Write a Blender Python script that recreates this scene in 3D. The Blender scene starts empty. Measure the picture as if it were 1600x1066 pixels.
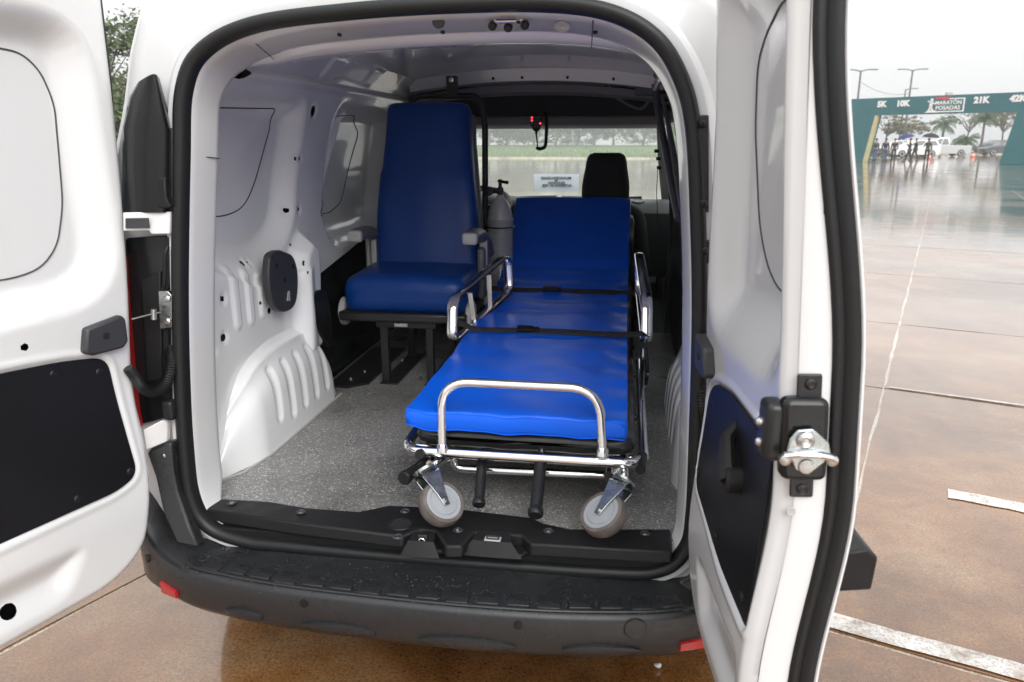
import bpy, bmesh, math, random
import numpy as np
from mathutils import Vector, Matrix, Euler
random.seed(7); rng = np.random.default_rng(7)
sc = bpy.context.scene
COL = sc.collection
R = math.radians
# ---------------------------------------------------------------- camera
cam = bpy.data.cameras.new('camera'); cam_o = bpy.data.objects.new('camera', cam); COL.objects.link(cam_o)
cam_o.location = (.40, -1.57, 1.425); cam_o.rotation_euler = (R(90 - 14.86), 0, R(8.4))
cam.sensor_width = 36; cam.lens = 26.55; cam.clip_start = .02; cam.clip_end = 3000
cam.dof.use_dof = True; cam.dof.focus_distance = 2.2; cam.dof.aperture_fstop = 6.5
sc.camera = cam_o
# ---------------------------------------------------------------- world, sun, exposure
world = bpy.data.worlds.new('World'); sc.world = world; world.use_nodes = True
wn = world.node_tree; wn.nodes.clear()
sky = wn.nodes.new('ShaderNodeTexSky'); sky.sky_type = 'NISHITA'; sky.sun_disc = False
sky.sun_elevation = R(38); sky.sun_rotation = R(152); sky.air_density = 1.0; sky.dust_density = 4.0
hsv = wn.nodes.new('ShaderNodeHueSaturation'); hsv.inputs['Saturation'].default_value = .10
mixw = wn.nodes.new('ShaderNodeMix'); mixw.data_type = 'RGBA'; mixw.inputs[0].default_value = .82
mixw.inputs[7].default_value = (9.0, 9.0, 9.02, 1)
bgn = wn.nodes.new('ShaderNodeBackground'); bgn.inputs[1].default_value = .088
wo = wn.nodes.new('ShaderNodeOutputWorld')
wn.links.new(sky.outputs[0], hsv.inputs['Color']); wn.links.new(hsv.outputs[0], mixw.inputs[6])
wtc = wn.nodes.new('ShaderNodeTexCoord'); wsp = wn.nodes.new('ShaderNodeSeparateXYZ'); wn.links.new(wtc.outputs['Generated'], wsp.inputs[0])
wmr = wn.nodes.new('ShaderNodeMapRange'); wmr.inputs[1].default_value = 0; wmr.inputs[2].default_value = 1; wmr.inputs[3].default_value = .80; wmr.inputs[4].default_value = 1.7
wn.links.new(wsp.outputs[2], wmr.inputs[0])      # overcast sky: the zenith is brighter than the horizon
wvs = wn.nodes.new('ShaderNodeVectorMath'); wvs.operation = 'SCALE'; wn.links.new(mixw.outputs[2], wvs.inputs[0]); wn.links.new(wmr.outputs[0], wvs.inputs['Scale'])
wn.links.new(wvs.outputs[0], bgn.inputs[0]); wn.links.new(bgn.outputs[0], wo.inputs[0])
sun = bpy.data.lights.new('sun', 'SUN'); sun.energy = 1.4; sun.angle = R(46); sun.color = (1, .98, .95)
sun_o = bpy.data.objects.new('sun', sun); COL.objects.link(sun_o)
sun_o.rotation_euler = (R(52), 0, R(28)); sun_o.location = (0, -4, 9)
sc.view_settings.view_transform = 'Standard'; sc.view_settings.look = 'None'
sc.view_settings.gamma = 1; sc.view_settings.exposure = .76
sc.view_settings.use_curve_mapping = False

# ---------------------------------------------------------------- materials
MATS = {}
def mat(name, base, rough=.5, metal=0, coat=0, bump=0, bscale=40, var=0, vscale=6, spec=.5, rvar=0, emit=None, coatr=.05, sub=0):
    if name in MATS: return MATS[name]
    m = bpy.data.materials.new(name); m.use_nodes = True; MATS[name] = m
    nt = m.node_tree; b = nt.nodes['Principled BSDF']
    b.inputs['Base Color'].default_value = (*base, 1); b.inputs['Roughness'].default_value = rough
    b.inputs['Metallic'].default_value = metal; b.inputs['Specular IOR Level'].default_value = spec
    b.inputs['Coat Weight'].default_value = coat; b.inputs['Coat Roughness'].default_value = coatr
    if emit: b.inputs['Emission Color'].default_value = (*emit[0], 1); b.inputs['Emission Strength'].default_value = emit[1]
    tc = nt.nodes.new('ShaderNodeTexCoord')
    if var or rvar:
        n = nt.nodes.new('ShaderNodeTexNoise'); n.inputs['Scale'].default_value = vscale; n.inputs['Detail'].default_value = 6
        nt.links.new(tc.outputs['Object'], n.inputs['Vector'])
        if var:
            r = nt.nodes.new('ShaderNodeValToRGB')
            r.color_ramp.elements[0].position = .3; r.color_ramp.elements[1].position = .7
            r.color_ramp.elements[0].color = (*[c * (1 - var) for c in base], 1)
            r.color_ramp.elements[1].color = (*[min(1, c * (1 + var)) for c in base], 1)
            nt.links.new(n.outputs[0], r.inputs[0]); nt.links.new(r.outputs[0], b.inputs['Base Color'])
        if rvar:
            mr = nt.nodes.new('ShaderNodeMapRange'); mr.inputs[1].default_value = .35; mr.inputs[2].default_value = .65
            mr.inputs[3].default_value = max(.02, rough - rvar); mr.inputs[4].default_value = rough + rvar
            nt.links.new(n.outputs[0], mr.inputs[0]); nt.links.new(mr.outputs[0], b.inputs['Roughness'])
    if bump:
        n2 = nt.nodes.new('ShaderNodeTexNoise'); n2.inputs['Scale'].default_value = bscale; n2.inputs['Detail'].default_value = 3
        nt.links.new(tc.outputs['Object'], n2.inputs['Vector'])
        bp = nt.nodes.new('ShaderNodeBump'); bp.inputs['Strength'].default_value = bump; bp.inputs['Distance'].default_value = .002
        nt.links.new(n2.outputs[0], bp.inputs['Height']); nt.links.new(bp.outputs[0], b.inputs['Normal'])
    return m
paint = mat('white_paint_darkened', (.65, .66, .67), .24, coat=.9, var=.015, vscale=3, bump=.05, bscale=7)  # same white as inside, darkened to hold back daylight on outer panels
paint_lifted = mat('white_paint_lightened', (.90, .91, .915), .24, coat=.8, var=.02, vscale=4, bump=.06, bscale=9)  # same white as outside, lightened in colour to offset the shaded interior
blackpl = mat('black_plastic', (.009, .009, .010), .42, spec=.3, bump=.25, bscale=900, rvar=.06, vscale=25)
bumperm = mat('bumper_plastic', (.018, .019, .021), .27, spec=.5, bump=.3, bscale=700, rvar=.12, vscale=9)
glossblk = mat('gloss_black', (.006, .007, .008), .22, spec=.4)
darkpl = mat('dark_grey_plastic', (.035, .037, .042), .45, bump=.2, bscale=600)
trimblk = mat('black_trim_board', (.006, .006, .008), .38, spec=.25, bump=.15, bscale=500, var=.3, vscale=5)
rubber = mat('rubber', (.010, .011, .012), .42, spec=.35, bump=.15, bscale=80)
seatblue = mat('dimmed_blue_vinyl', (.001, .038, .205), .36, spec=.3, bump=.6, bscale=16, var=.06, vscale=8)  # darker than the mattress vinyl to stand in for weak light further inside
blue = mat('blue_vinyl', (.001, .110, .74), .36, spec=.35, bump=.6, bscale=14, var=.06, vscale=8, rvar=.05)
blackvin = mat('black_vinyl', (.012, .012, .013), .35, bump=.2, bscale=300)
chrome = mat('chrome', (.86, .86, .87), .07, metal=1, rvar=.03, vscale=30)
zinc = mat('zinc_steel', (.40, .43, .43), .26, metal=1, rvar=.1, vscale=40)
steel = mat('steel', (.55, .55, .54), .30, metal=1, rvar=.08, vscale=50)
blkmetal = mat('black_metal', (.010, .010, .012), .35, bump=.05, bscale=200)
greypl = mat('grey_plastic', (.13, .132, .14), .42, bump=.1, bscale=400)
lightgrey = mat('light_grey_plastic', (.42, .42, .41), .4)
wheelgrey = mat('wheel_grey', (.30, .32, .34), .4, var=.04, vscale=30)
tyregrey = mat('caster_tyre', (.12, .105, .095), .5, var=.35, vscale=25, bump=.3, bscale=100)
webbing = mat('webbing', (.016, .016, .018), .7, bump=.6, bscale=700)
liner = mat('headliner', (.30, .29, .28), .8, bump=.2, bscale=400)
darkliner = mat('dark_shelf', (.045, .043, .042), .7, bump=.2, bscale=300)
seatfab = mat('seat_fabric', (.012, .012, .013), .85, bump=.5, bscale=500)
redlens = mat('red_lens', (.42, .010, .012), .12, coat=.8)
paper = mat('paper', (.72, .76, .85), .8)
ink = mat('ink', (.02, .02, .03), .7)
whitepaint = mat('white_letter', (.8, .8, .8), .7)
seamm = mat('seam_grey', (.05, .055, .06), .6)
hole = mat('dark_hole', (.006, .006, .006), .8)  # flat black, also painted in place of shade inside holes and cavities

def nodes(m): return m.node_tree, m.node_tree.nodes, m.node_tree.links
def ramp(nt, fac, stops, interp='LINEAR'):
    r = nt.nodes.new('ShaderNodeValToRGB'); r.color_ramp.interpolation = interp
    e = r.color_ramp.elements
    while len(e) < len(stops): e.new(.5)
    for k, (p, c) in enumerate(stops):
        e[k].position = p; e[k].color = (*c, 1) if len(c) == 3 else c
    nt.links.new(fac, r.inputs[0]); return r
def noise(nt, vec, scale, detail=4, rough=.5):
    n = nt.nodes.new('ShaderNodeTexNoise'); n.inputs['Scale'].default_value = scale; n.inputs['Detail'].default_value = detail
    n.inputs['Roughness'].default_value = rough; nt.links.new(vec, n.inputs['Vector']); return n
def mixc(nt, fac, a, b, mode='MIX'):
    m = nt.nodes.new('ShaderNodeMix'); m.data_type = 'RGBA'; m.blend_type = mode
    for k, v in ((0, fac), (6, a), (7, b)):
        if hasattr(v, 'links'): nt.links.new(v, m.inputs[k])
        else: m.inputs[k].default_value = v if k == 0 else (*v, 1)
    return m.outputs[2]
# speckled vinyl floor
floorm = mat('speckled_vinyl', (.13, .13, .13), .42)
nt, _, L = nodes(floorm); b = nt.nodes['Principled BSDF']; tc = nt.nodes.new('ShaderNodeTexCoord')
v = nt.nodes.new('ShaderNodeTexVoronoi'); v.inputs['Scale'].default_value = 330; v.inputs['Randomness'].default_value = 1
L.new(tc.outputs['Object'], v.inputs['Vector'])
sep = nt.nodes.new('ShaderNodeSeparateColor'); L.new(v.outputs['Color'], sep.inputs[0])
r1 = ramp(nt, sep.outputs[0], [(0, (.15, .147, .143)), (.30, (.25, .247, .24)), (.86, (.31, .305, .30)), (.94, (.62, .62, .60))], 'CONSTANT')
nn = noise(nt, tc.outputs['Object'], 2.2, 4); r2 = ramp(nt, nn.outputs[0], [(.32, (.58, .57, .55)), (.5, (.95, .95, .95)), (.7, (1.08, 1.08, 1.08))])
col = mixc(nt, 1.0, r1.outputs[0], r2.outputs[0], 'MULTIPLY'); L.new(col, b.inputs['Base Color'])
n3 = noise(nt, tc.outputs['Object'], 3, 3); mr = nt.nodes.new('ShaderNodeMapRange'); mr.inputs[1].default_value = .35; mr.inputs[2].default_value = .65; mr.inputs[3].default_value = .22; mr.inputs[4].default_value = .5
L.new(n3.outputs[0], mr.inputs[0]); L.new(mr.outputs[0], b.inputs['Roughness'])
bp = nt.nodes.new('ShaderNodeBump'); bp.inputs['Strength'].default_value = .3; bp.inputs['Distance'].default_value = .001
L.new(v.outputs['Distance'], bp.inputs['Height']); L.new(bp.outputs[0], b.inputs['Normal'])
# wet concrete
def wet(name, c1, c2, c3, big=.35, nsc=1.5):
    m = mat(name, c1, .2); nt, _, L = nodes(m); b = nt.nodes['Principled BSDF']; geo = nt.nodes.new('ShaderNodeNewGeometry')
    P = geo.outputs['Position']
    a = noise(nt, P, nsc, 9, .68); r = ramp(nt, a.outputs[0], [(.33, c1), (.5, c2), (.66, c3)])
    f = noise(nt, P, 110, 6, .85); rf = ramp(nt, f.outputs[0], [(.38, (.45, .40, .34)), (.5, (1, 1, 1)), (.62, (1.35, 1.35, 1.35))])
    col = mixc(nt, 1.0, r.outputs[0], rf.outputs[0], 'MULTIPLY')
    g = noise(nt, P, 4, 8, .75); rg = ramp(nt, g.outputs[0], [(.30, (.66, .58, .50)), (.47, (1, 1, 1)), (.7, (1.08, 1.06, 1.03))])
    col = mixc(nt, 1.0, col, rg.outputs[0], 'MULTIPLY')
    st = noise(nt, P, .55, 8, .7); rs = ramp(nt, st.outputs[0], [(.40, (.55, .50, .46)), (.50, (1, 1, 1)), (.62, (1.18, 1.16, 1.12))])
    col = mixc(nt, .85, col, rs.outputs[0], 'MULTIPLY')
    L.new(col, b.inputs['Base Color'])
    w = noise(nt, P, big, 5, .55); mr = nt.nodes.new('ShaderNodeMapRange'); mr.inputs[1].default_value = .42; mr.inputs[2].default_value = .58; mr.inputs[3].default_value = .05; mr.inputs[4].default_value = .34
    L.new(w.outputs[0], mr.inputs[0]); L.new(mr.outputs[0], b.inputs['Roughness'])
    b.inputs['Coat Weight'].default_value = 1; b.inputs['Coat Roughness'].default_value = .08; b.inputs['Coat IOR'].default_value = 1.62; b.inputs['Specular IOR Level'].default_value = .3
    rn = noise(nt, P, 2.2, 5, .6); rb = nt.nodes.new('ShaderNodeBump'); rb.inputs['Strength'].default_value = .35; rb.inputs['Distance'].default_value = .006
    L.new(rn.outputs[0], rb.inputs['Height']); L.new(rb.outputs[0], b.inputs['Coat Normal'])
    bn = noise(nt, P, 30, 6, .7); bp = nt.nodes.new('ShaderNodeBump'); bp.inputs['Distance'].default_value = .004
    ms = nt.nodes.new('ShaderNodeMapRange'); ms.inputs[1].default_value = .42; ms.inputs[2].default_value = .58; ms.inputs[3].default_value = .05; ms.inputs[4].default_value = .6
    L.new(w.outputs[0], ms.inputs[0]); L.new(ms.outputs[0], bp.inputs['Strength'])
    L.new(bn.outputs[0], bp.inputs['Height']); L.new(bp.outputs[0], b.inputs['Normal'])
    return m
groundm = wet('wet_concrete', (.125, .046, .008), (.205, .098, .034), (.27, .165, .085))
slabm = groundm
jointm = wet('joint_filler', (.48, .42, .35), (.55, .5, .43), (.62, .57, .5))
roadpaint = wet('worn_road_paint', (.26, .19, .14), (.52, .51, .49), (.66, .66, .64), nsc=9)
grassm = mat('grass', (.10, .17, .035), .8, var=.4, vscale=4, bump=.8, bscale=20)
teal = mat('teal_panel', (.010, .115, .130), .5, var=.12, vscale=.8)
tealedge = mat('yellow_panel_edge', (.50, .46, .25), .6, var=.1, vscale=2)
bark = mat('bark', (.12, .10, .08), .9, var=.3, vscale=8, bump=.8, bscale=30)
leafA = mat('leaf_green', (.075, .11, .035), .6, var=.45, vscale=3)
leafB = mat('leaf_olive', (.12, .12, .05), .6, var=.45, vscale=2)
leafC = mat('leaf_palm', (.05, .10, .03), .5, var=.3, vscale=3)
skin = mat('skin', (.35, .20, .14), .6)
jeans = mat('jeans', (.12, .18, .32), .8, var=.2, vscale=10)
darkcloth = mat('dark_cloth', (.015, .016, .02), .8)
bluecloth = mat('blue_umbrella_cloth', (.03, .05, .18), .6)
orange = mat('orange_cone', (.75, .10, .03), .5)
tintglass = mat('tinted_glass', (.01, .012, .014), .05, coat=.3)
carwhite = mat('car_white', (.75, .75, .74), .25, coat=.6)
carsilver = mat('car_silver', (.50, .52, .53), .28, metal=.4, coat=.5)
cargrey = mat('car_grey', (.07, .075, .085), .28, metal=.3, coat=.5)
tyre = mat('tyre', (.015, .015, .016), .8, bump=.4, bscale=60)
# thin glass: transparent with fresnel gloss
glass = bpy.data.materials.new('clear_glass'); glass.use_nodes = True; MATS['clear_glass'] = glass
nt, _, L = nodes(glass); nt.nodes.clear()
o_ = nt.nodes.new('ShaderNodeOutputMaterial'); t_ = nt.nodes.new('ShaderNodeBsdfTransparent'); t_.inputs[0].default_value = (.88, .93, .89, 1)
g_ = nt.nodes.new('ShaderNodeBsdfGlossy'); g_.inputs['Roughness'].default_value = .03; lwt = nt.nodes.new('ShaderNodeLayerWeight'); pw = nt.nodes.new('ShaderNodeMath'); pw.operation = 'POWER'; pw.inputs[1].default_value = 4
fr = nt.nodes.new('ShaderNodeMath'); fr.operation = 'MULTIPLY_ADD'; fr.inputs[1].default_value = .6; fr.inputs[2].default_value = .05
L.new(lwt.outputs['Facing'], pw.inputs[0]); L.new(pw.outputs[0], fr.inputs[0])
mx = nt.nodes.new('ShaderNodeMixShader'); L.new(fr.outputs[0], mx.inputs[0]); L.new(t_.outputs[0], mx.inputs[1]); L.new(g_.outputs[0], mx.inputs[2]); tl = nt.nodes.new('ShaderNodeBsdfTranslucent'); tl.inputs[0].default_value = (.9, .93, .9, 1); mx2 = nt.nodes.new('ShaderNodeMixShader'); mx2.inputs[0].default_value = .16
L.new(mx.outputs[0], mx2.inputs[1]); L.new(tl.outputs[0], mx2.inputs[2]); L.new(mx2.outputs[0], o_.inputs[0])
water = bpy.data.materials.new('water_drop'); water.use_nodes = True; MATS['water_drop'] = water
b = water.node_tree.nodes['Principled BSDF']; b.inputs['Transmission Weight'].default_value = 1; b.inputs['IOR'].default_value = 1.33; b.inputs['Roughness'].default_value = .02

# ---------------------------------------------------------------- mesh helpers
WL = {}
class MB:
    def __init__(s): s.v = []; s.f = []
    def add(s, v, f):
        o = len(s.v); s.v += [tuple(map(float, p)) for p in v]; s.f += [tuple(int(i) + o for i in q) for q in f]; return s
    def box(s, c, d, rot=None):
        hx, hy, hz = d[0] / 2, d[1] / 2, d[2] / 2
        P = [Vector((x * hx, y * hy, z * hz)) for x in (-1, 1) for y in (-1, 1) for z in (-1, 1)]
        if rot is not None:
            M = rot if isinstance(rot, Matrix) else Euler(rot).to_matrix()
            P = [M @ p for p in P]
        return s.add([p + Vector(c) for p in P], [(0, 1, 3, 2), (4, 6, 7, 5), (0, 4, 5, 1), (2, 3, 7, 6), (0, 2, 6, 4), (1, 5, 7, 3)])
    def tube(s, pts, r, n=10, closed=False, cap=True, flat=None):
        pts = [Vector(p) for p in pts]; N = len(pts); rs = r if isinstance(r, (list, tuple)) else [r] * N
        T = []
        for i in range(N):
            a = pts[(i - 1) % N] if (closed or i > 0) else pts[i]; b = pts[(i + 1) % N] if (closed or i < N - 1) else pts[i]
            t = (b - a); T.append(t.normalized() if t.length > 1e-9 else Vector((0, 0, 1)))
        up = Vector((0, 0, 1)) if abs(T[0].z) < .9 else Vector((0, 1, 0))
        if flat is not None: up = Vector(flat)
        u = (up - T[0] * up.dot(T[0])).normalized(); V = []
        for i in range(N):
            if flat is not None: u = Vector(flat)
            u = (u - T[i] * u.dot(T[i])).normalized(); w = T[i].cross(u)
            ra, rb = rs[i] if isinstance(rs[i], (list, tuple)) else (rs[i], rs[i])
            for k in range(n):
                a = 2 * math.pi * k / n; V.append(pts[i] + u * (math.cos(a) * ra) + w * (math.sin(a) * rb))
        F = []
        for i in range(N if closed else N - 1):
            j = (i + 1) % N
            for k in range(n): F.append((i * n + k, i * n + (k + 1) % n, j * n + (k + 1) % n, j * n + k))
        if cap and not closed: F.append(tuple(range(n))[::-1]); F.append(tuple((N - 1) * n + k for k in range(n)))
        return s.add(V, F)
    def cyl(s, a, b, r, n=16, r2=None): return s.tube([a, b], [r, r if r2 is None else r2], n)
    def lathe(s, prof, c, axis=(0, 0, 1), n=24, x=None):
        ax = Vector(axis).normalized(); q = Vector((1, 0, 0)) if abs(ax.x) < .9 else Vector((0, 1, 0))
        u = (q - ax * q.dot(ax)).normalized(); w = ax.cross(u); V = []; c = Vector(c)
        for (r, h) in prof:
            for k in range(n):
                a = 2 * math.pi * k / n; V.append(c + ax * h + u * (r * math.cos(a)) + w * (r * math.sin(a)))
        F = []
        for i in range(len(prof) - 1):
            for k in range(n): F.append((i * n + k, i * n + (k + 1) % n, (i + 1) * n + (k + 1) % n, (i + 1) * n + k))
        F.append(tuple(range(n))[::-1]); F.append(tuple((len(prof) - 1) * n + k for k in range(n)))
        return s.add(V, F)
    def loft(s, secs, closed=False, cap=False):
        n = len(secs[0]); V = [p for q in secs for p in q]; F = []
        for i in range(len(secs) - 1):
            for k in range(n if closed else n - 1):
                j = (k + 1) % n; F.append((i * n + k, i * n + j, (i + 1) * n + j, (i + 1) * n + k))
        if cap: F.append(tuple(range(n))[::-1]); F.append(tuple((len(secs) - 1) * n + k for k in range(n)))
        return s.add(V, F)
    def prism(s, pts, ext):
        n = len(pts); e = Vector(ext); P = [Vector(p) for p in pts]
        return s.add(P + [p + e for p in P], [tuple(range(n)), tuple(range(n, 2 * n))[::-1]] + [(i, (i + 1) % n, (i + 1) % n + n, i + n) for i in range(n)])
    def rbox(s, c, d, r, rot=None, n=10, deform=None):
        hx, hy, hz = [q / 2 for q in d]; h = (hx, hy, hz); g = {}; V = []; F = []
        N = n if isinstance(n, (tuple, list)) else (n, n, n)
        def lin(H, m):
            q = [-H, -H + r * .12, -H + r * .45, -H + r]; k = [(-H + r) + (2 * H - 2 * r) * t / m for t in range(1, m)]
            return q + k + [H - r, H - r * .45, H - r * .12, H]
        ax = [lin(h[i], N[i]) for i in range(3)]
        M = None
        if rot is not None: M = rot if isinstance(rot, Matrix) else Euler(rot).to_matrix()
        def vert(p):
            key = tuple(round(q, 6) for q in p)
            if key in g: return g[key]
            q = [max(-(h[i] - r), min(h[i] - r, p[i])) for i in range(3)]; dd = Vector([p[i] - q[i] for i in range(3)])
            w = Vector(q) + (dd.normalized() * r if dd.length > 1e-9 else dd)
            if deform: w = Vector(deform(w))
            if M: w = M @ w
            g[key] = len(V); V.append(w + Vector(c)); return g[key]
        for a in range(3):
            b_, c_ = [(1, 2), (2, 0), (0, 1)][a]
            for sgn in (-1, 1):
                for i in range(len(ax[b_]) - 1):
                    for j in range(len(ax[c_]) - 1):
                        q = []
                        for (di, dj) in ((0, 0), (1, 0), (1, 1), (0, 1)):
                            p = [0, 0, 0]; p[a] = sgn * h[a]; p[b_] = ax[b_][i + di]; p[c_] = ax[c_][j + dj]; q.append(vert(p))
                        q = q if sgn > 0 else q[::-1]
                        if len(set(q)) == 4: F.append(tuple(q))
        return s.add(V, F)
    def build(s, name, m, parent=None, local=False, bevel=0, ang=35, smooth=True, kind=None, subd=0, label=None):
        me = bpy.data.meshes.new(name)
        c = Vector((0, 0, 0))
        if not local and s.v:
            a = np.array(s.v); c = Vector(((a.min(0) + a.max(0)) / 2).tolist())
        me.from_pydata([(p[0] - c.x, p[1] - c.y, p[2] - c.z) for p in s.v], [], s.f); me.validate(clean_customdata=False)
        bm = bmesh.new(); bm.from_mesh(me); bmesh.ops.recalc_face_normals(bm, faces=bm.faces[:]) if not getattr(s, 'keep', False) else None; bm.to_mesh(me); bm.free()
        if smooth:
            me.polygons.foreach_set('use_smooth', [True] * len(me.polygons)); me.set_sharp_from_angle(angle=R(ang))
        me.materials.append(MATS[m] if isinstance(m, str) else m)
        o = bpy.data.objects.new(name, me); COL.objects.link(o)
        if parent is not None:
            o.parent = parent
            if not local:
                pw = WL.get(parent.name, Vector((0, 0, 0))); o.location = c - pw
        else: o.location = c
        WL[o.name] = c.copy()
        if bevel:
            bv = o.modifiers.new('bevel', 'BEVEL'); bv.width = bevel; bv.segments = 2; bv.limit_method = 'ANGLE'; bv.angle_limit = R(35)
            bv.harden_normals = False
        if subd:
            sb = o.modifiers.new('subd', 'SUBSURF'); sb.levels = subd; sb.render_levels = subd
        if kind: o['kind'] = kind
        if label: o['label'] = label
        return o
def thing(name, label, cat, loc=(0, 0, 0), rot=(0, 0, 0), group=None, parent=None):
    o = bpy.data.objects.new(name, None); COL.objects.link(o); o.empty_display_size = .1
    if parent is not None:
        o.parent = parent; o.location = Vector(loc) - WL.get(parent.name, Vector((0, 0, 0)))
    else: o.location = loc
    o.rotation_euler = rot
    if label: o['label'] = label
    if cat: o['category'] = cat
    if group: o['group'] = group
    WL[o.name] = Vector(loc); return o
def tag(o, label, cat, group=None):
    o['label'] = label; o['category'] = cat
    if group: o['group'] = group
    return o
def copy_tree(o, parent=None):
    c = o.copy(); COL.objects.link(c)
    if parent is not None: c.parent = parent
    for ch in list(o.children): copy_tree(ch, c)
    return c
def smoothpath(pts, n=8, closed=False):
    P = [Vector(p) for p in pts]; N = len(P); out = []
    for i in range(N if closed else N - 1):
        p1 = P[i]; p2 = P[(i + 1) % N]
        p0 = P[(i - 1) % N] if (closed or i > 0) else p1 * 2 - p2
        p3 = P[(i + 2) % N] if (closed or i < N - 2) else p2 * 2 - p1
        for k in range(n):
            t = k / n; out.append(.5 * ((2 * p1) + (p2 - p0) * t + (2 * p0 - 5 * p1 + 4 * p2 - p3) * t * t + (3 * p1 - p0 - 3 * p2 + p3) * t ** 3))
    if not closed: out.append(P[-1])
    return out
def roundpoly(pts, r, n=5, closed=True):
    """polyline with arc corners; works in 2-D or 3-D"""
    P = [Vector(p) for p in pts]; N = len(P); out = []
    rr = r if isinstance(r, (list, tuple)) else [r] * N
    for i in range(N):
        if not closed and i in (0, N - 1): out.append(P[i]); continue
        a = P[(i - 1) % N]; b = P[i]; c = P[(i + 1) % N]
        la = (a - b).length; lc = (c - b).length; t = min(rr[i], la * .48, lc * .48)
        if t < 1e-5: out.append(b); continue
        p = b + (a - b).normalized() * t; q = b + (c - b).normalized() * t
        for k in range(n + 1):
            s = k / n; out.append(p * (1 - s) ** 2 + b * 2 * s * (1 - s) + q * s * s)
    return out
# signed distances on numpy arrays
def sdpoly(U, V, poly):
    P = np.array([[p[0], p[1]] for p in poly]); Q = np.roll(P, -1, 0)
    d = np.full(U.shape, 1e9); ins = np.zeros(U.shape, bool)
    for (ax, ay), (bx, by) in zip(P, Q):
        ex, ey = bx - ax, by - ay; wx, wy = U - ax, V - ay; t = np.clip((wx * ex + wy * ey) / (ex * ex + ey * ey + 1e-12), 0, 1)
        d = np.minimum(d, (wx - ex * t) ** 2 + (wy - ey * t) ** 2)
        if ey != 0:
            c = ((ay <= V) & (by > V)) | ((by <= V) & (ay > V)); xi = ax + (V - ay) / (ey) * ex; ins ^= c & (U < xi)
    d = np.sqrt(d); return np.where(ins, -d, d)
def sdcirc(U, V, cu, cv, r, sy=1): return np.hypot(U - cu, (V - cv) / sy) - r
def sdpill(U, V, a, b, r):
    ex, ey = b[0] - a[0], b[1] - a[1]; t = np.clip(((U - a[0]) * ex + (V - a[1]) * ey) / (ex * ex + ey * ey), 0, 1)
    return np.hypot(U - a[0] - ex * t, V - a[1] - ey * t) - r
def dense2(pts, step=.02):
    o = []
    for i in range(len(pts)):
        a = Vector(pts[i][:2]); b = Vector(pts[(i + 1) % len(pts)][:2]); n = max(1, int((b - a).length / step))
        for k in range(n): o.append(tuple(a.lerp(b, k / n)))
    return o
def sst(x, a, b): t = np.clip((x - a) / (b - a), 0, 1); return t * t * (3 - 2 * t)
def hfield(mb, u0, u1, v0, v1, du, hf, mp, mask=None, dv=None):
    nu = int((u1 - u0) / du) + 1; nv = int((v1 - v0) / (dv or du)) + 1
    U, V = np.meshgrid(np.linspace(u0, u1, nu), np.linspace(v0, v1, nv), indexing='ij')
    keep = None
    if mask is not None:
        sd = mask(U, V); e = 1e-4
        gu = (mask(U + e, V) - sd) / e; gv = (mask(U, V + e) - sd) / e; g = np.hypot(gu, gv) + 1e-9
        out = (sd > 0) & (sd < du * 1.6)
        U = np.where(out, U - sd * gu / g, U); V = np.where(out, V - sd * gv / g, V); keep = sd <= 0
    H = hf(U, V); X, Y, Z = mp(U, V, H)
    X, Y, Z = np.broadcast_to(X, U.shape), np.broadcast_to(Y, U.shape), np.broadcast_to(Z, U.shape)
    idx = np.arange(nu * nv).reshape(nu, nv)
    q = np.stack([idx[:-1, :-1], idx[1:, :-1], idx[1:, 1:], idx[:-1, 1:]], -1).reshape(-1, 4)
    if keep is not None:
        k = keep.reshape(-1); q = q[k[q].any(1)]
    used = np.unique(q); mpd = -np.ones(nu * nv, int); mpd[used] = np.arange(len(used))
    mb.add(np.stack([X, Y, Z], -1).reshape(-1, 3)[used].tolist(), mpd[q].tolist()); mb.keep = True
    return mb
def groove(sd, w, d): return -d * np.exp(-(sd / w) ** 2)
def text_mesh(txt, size, depth=.002, bold=.0):
    c = bpy.data.curves.new('lettering', 'FONT'); c.body = txt; c.size = size; c.extrude = depth; c.offset = bold
    c.align_x = 'CENTER'; c.align_y = 'CENTER'; c.resolution_u = 3
    o = bpy.data.objects.new('lettering', c); COL.objects.link(o)
    dg = bpy.context.evaluated_depsgraph_get(); me = bpy.data.meshes.new_from_object(o.evaluated_get(dg))
    bpy.data.objects.remove(o); return me
def text_obj(txt, size, M, m, parent, name='lettering', depth=.002, bold=0, label=None):
    me = text_mesh(txt, size, depth, bold); me.transform(M); me.materials.clear(); me.materials.append(m)
    o = bpy.data.objects.new(name, me); COL.objects.link(o); o.parent = parent
    if label: o['label'] = label
    return o
# ================================================================ VAN
VC = Vector((-.02, 1.9, 0))
van = thing('van', 'white panel van with both rear doors wide open showing a stretcher inside', 'van', VC)
CX = -.02
GK = [(-.629,.705),(-.627,.575),(-.590,.500),(-.50,.470),(-.389,.466),(-.002,.461),(.393,.465),(.510,.480),(.562,.535),(.572,.62),(.569,.779),(.559,1.065),(.544,1.263),(.523,1.449),(.493,1.544),(.441,1.615),(.354,1.66),(.231,1.678),(.041,1.680),(-.157,1.673),(-.363,1.653),(-.481,1.606),(-.534,1.53),(-.558,1.384),(-.596,1.1),(-.618,.88)]
gk = [(p.x, p.y) for p in smoothpath([(a, b, 0) for a, b in GK], 7, True)]
NG = len(gk)
def gnorm(i, w=3):
    a = gk[(i - w) % NG]; b = gk[(i + w) % NG]; t = Vector((b[0] - a[0], b[1] - a[1])).normalized()
    n = Vector((t.y, -t.x)); c = Vector((gk[i][0] - CX, gk[i][1] - 1.08))
    return n if n.dot(c) > 0 else -n
GN = [gnorm(i) for i in range(NG)]
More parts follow.
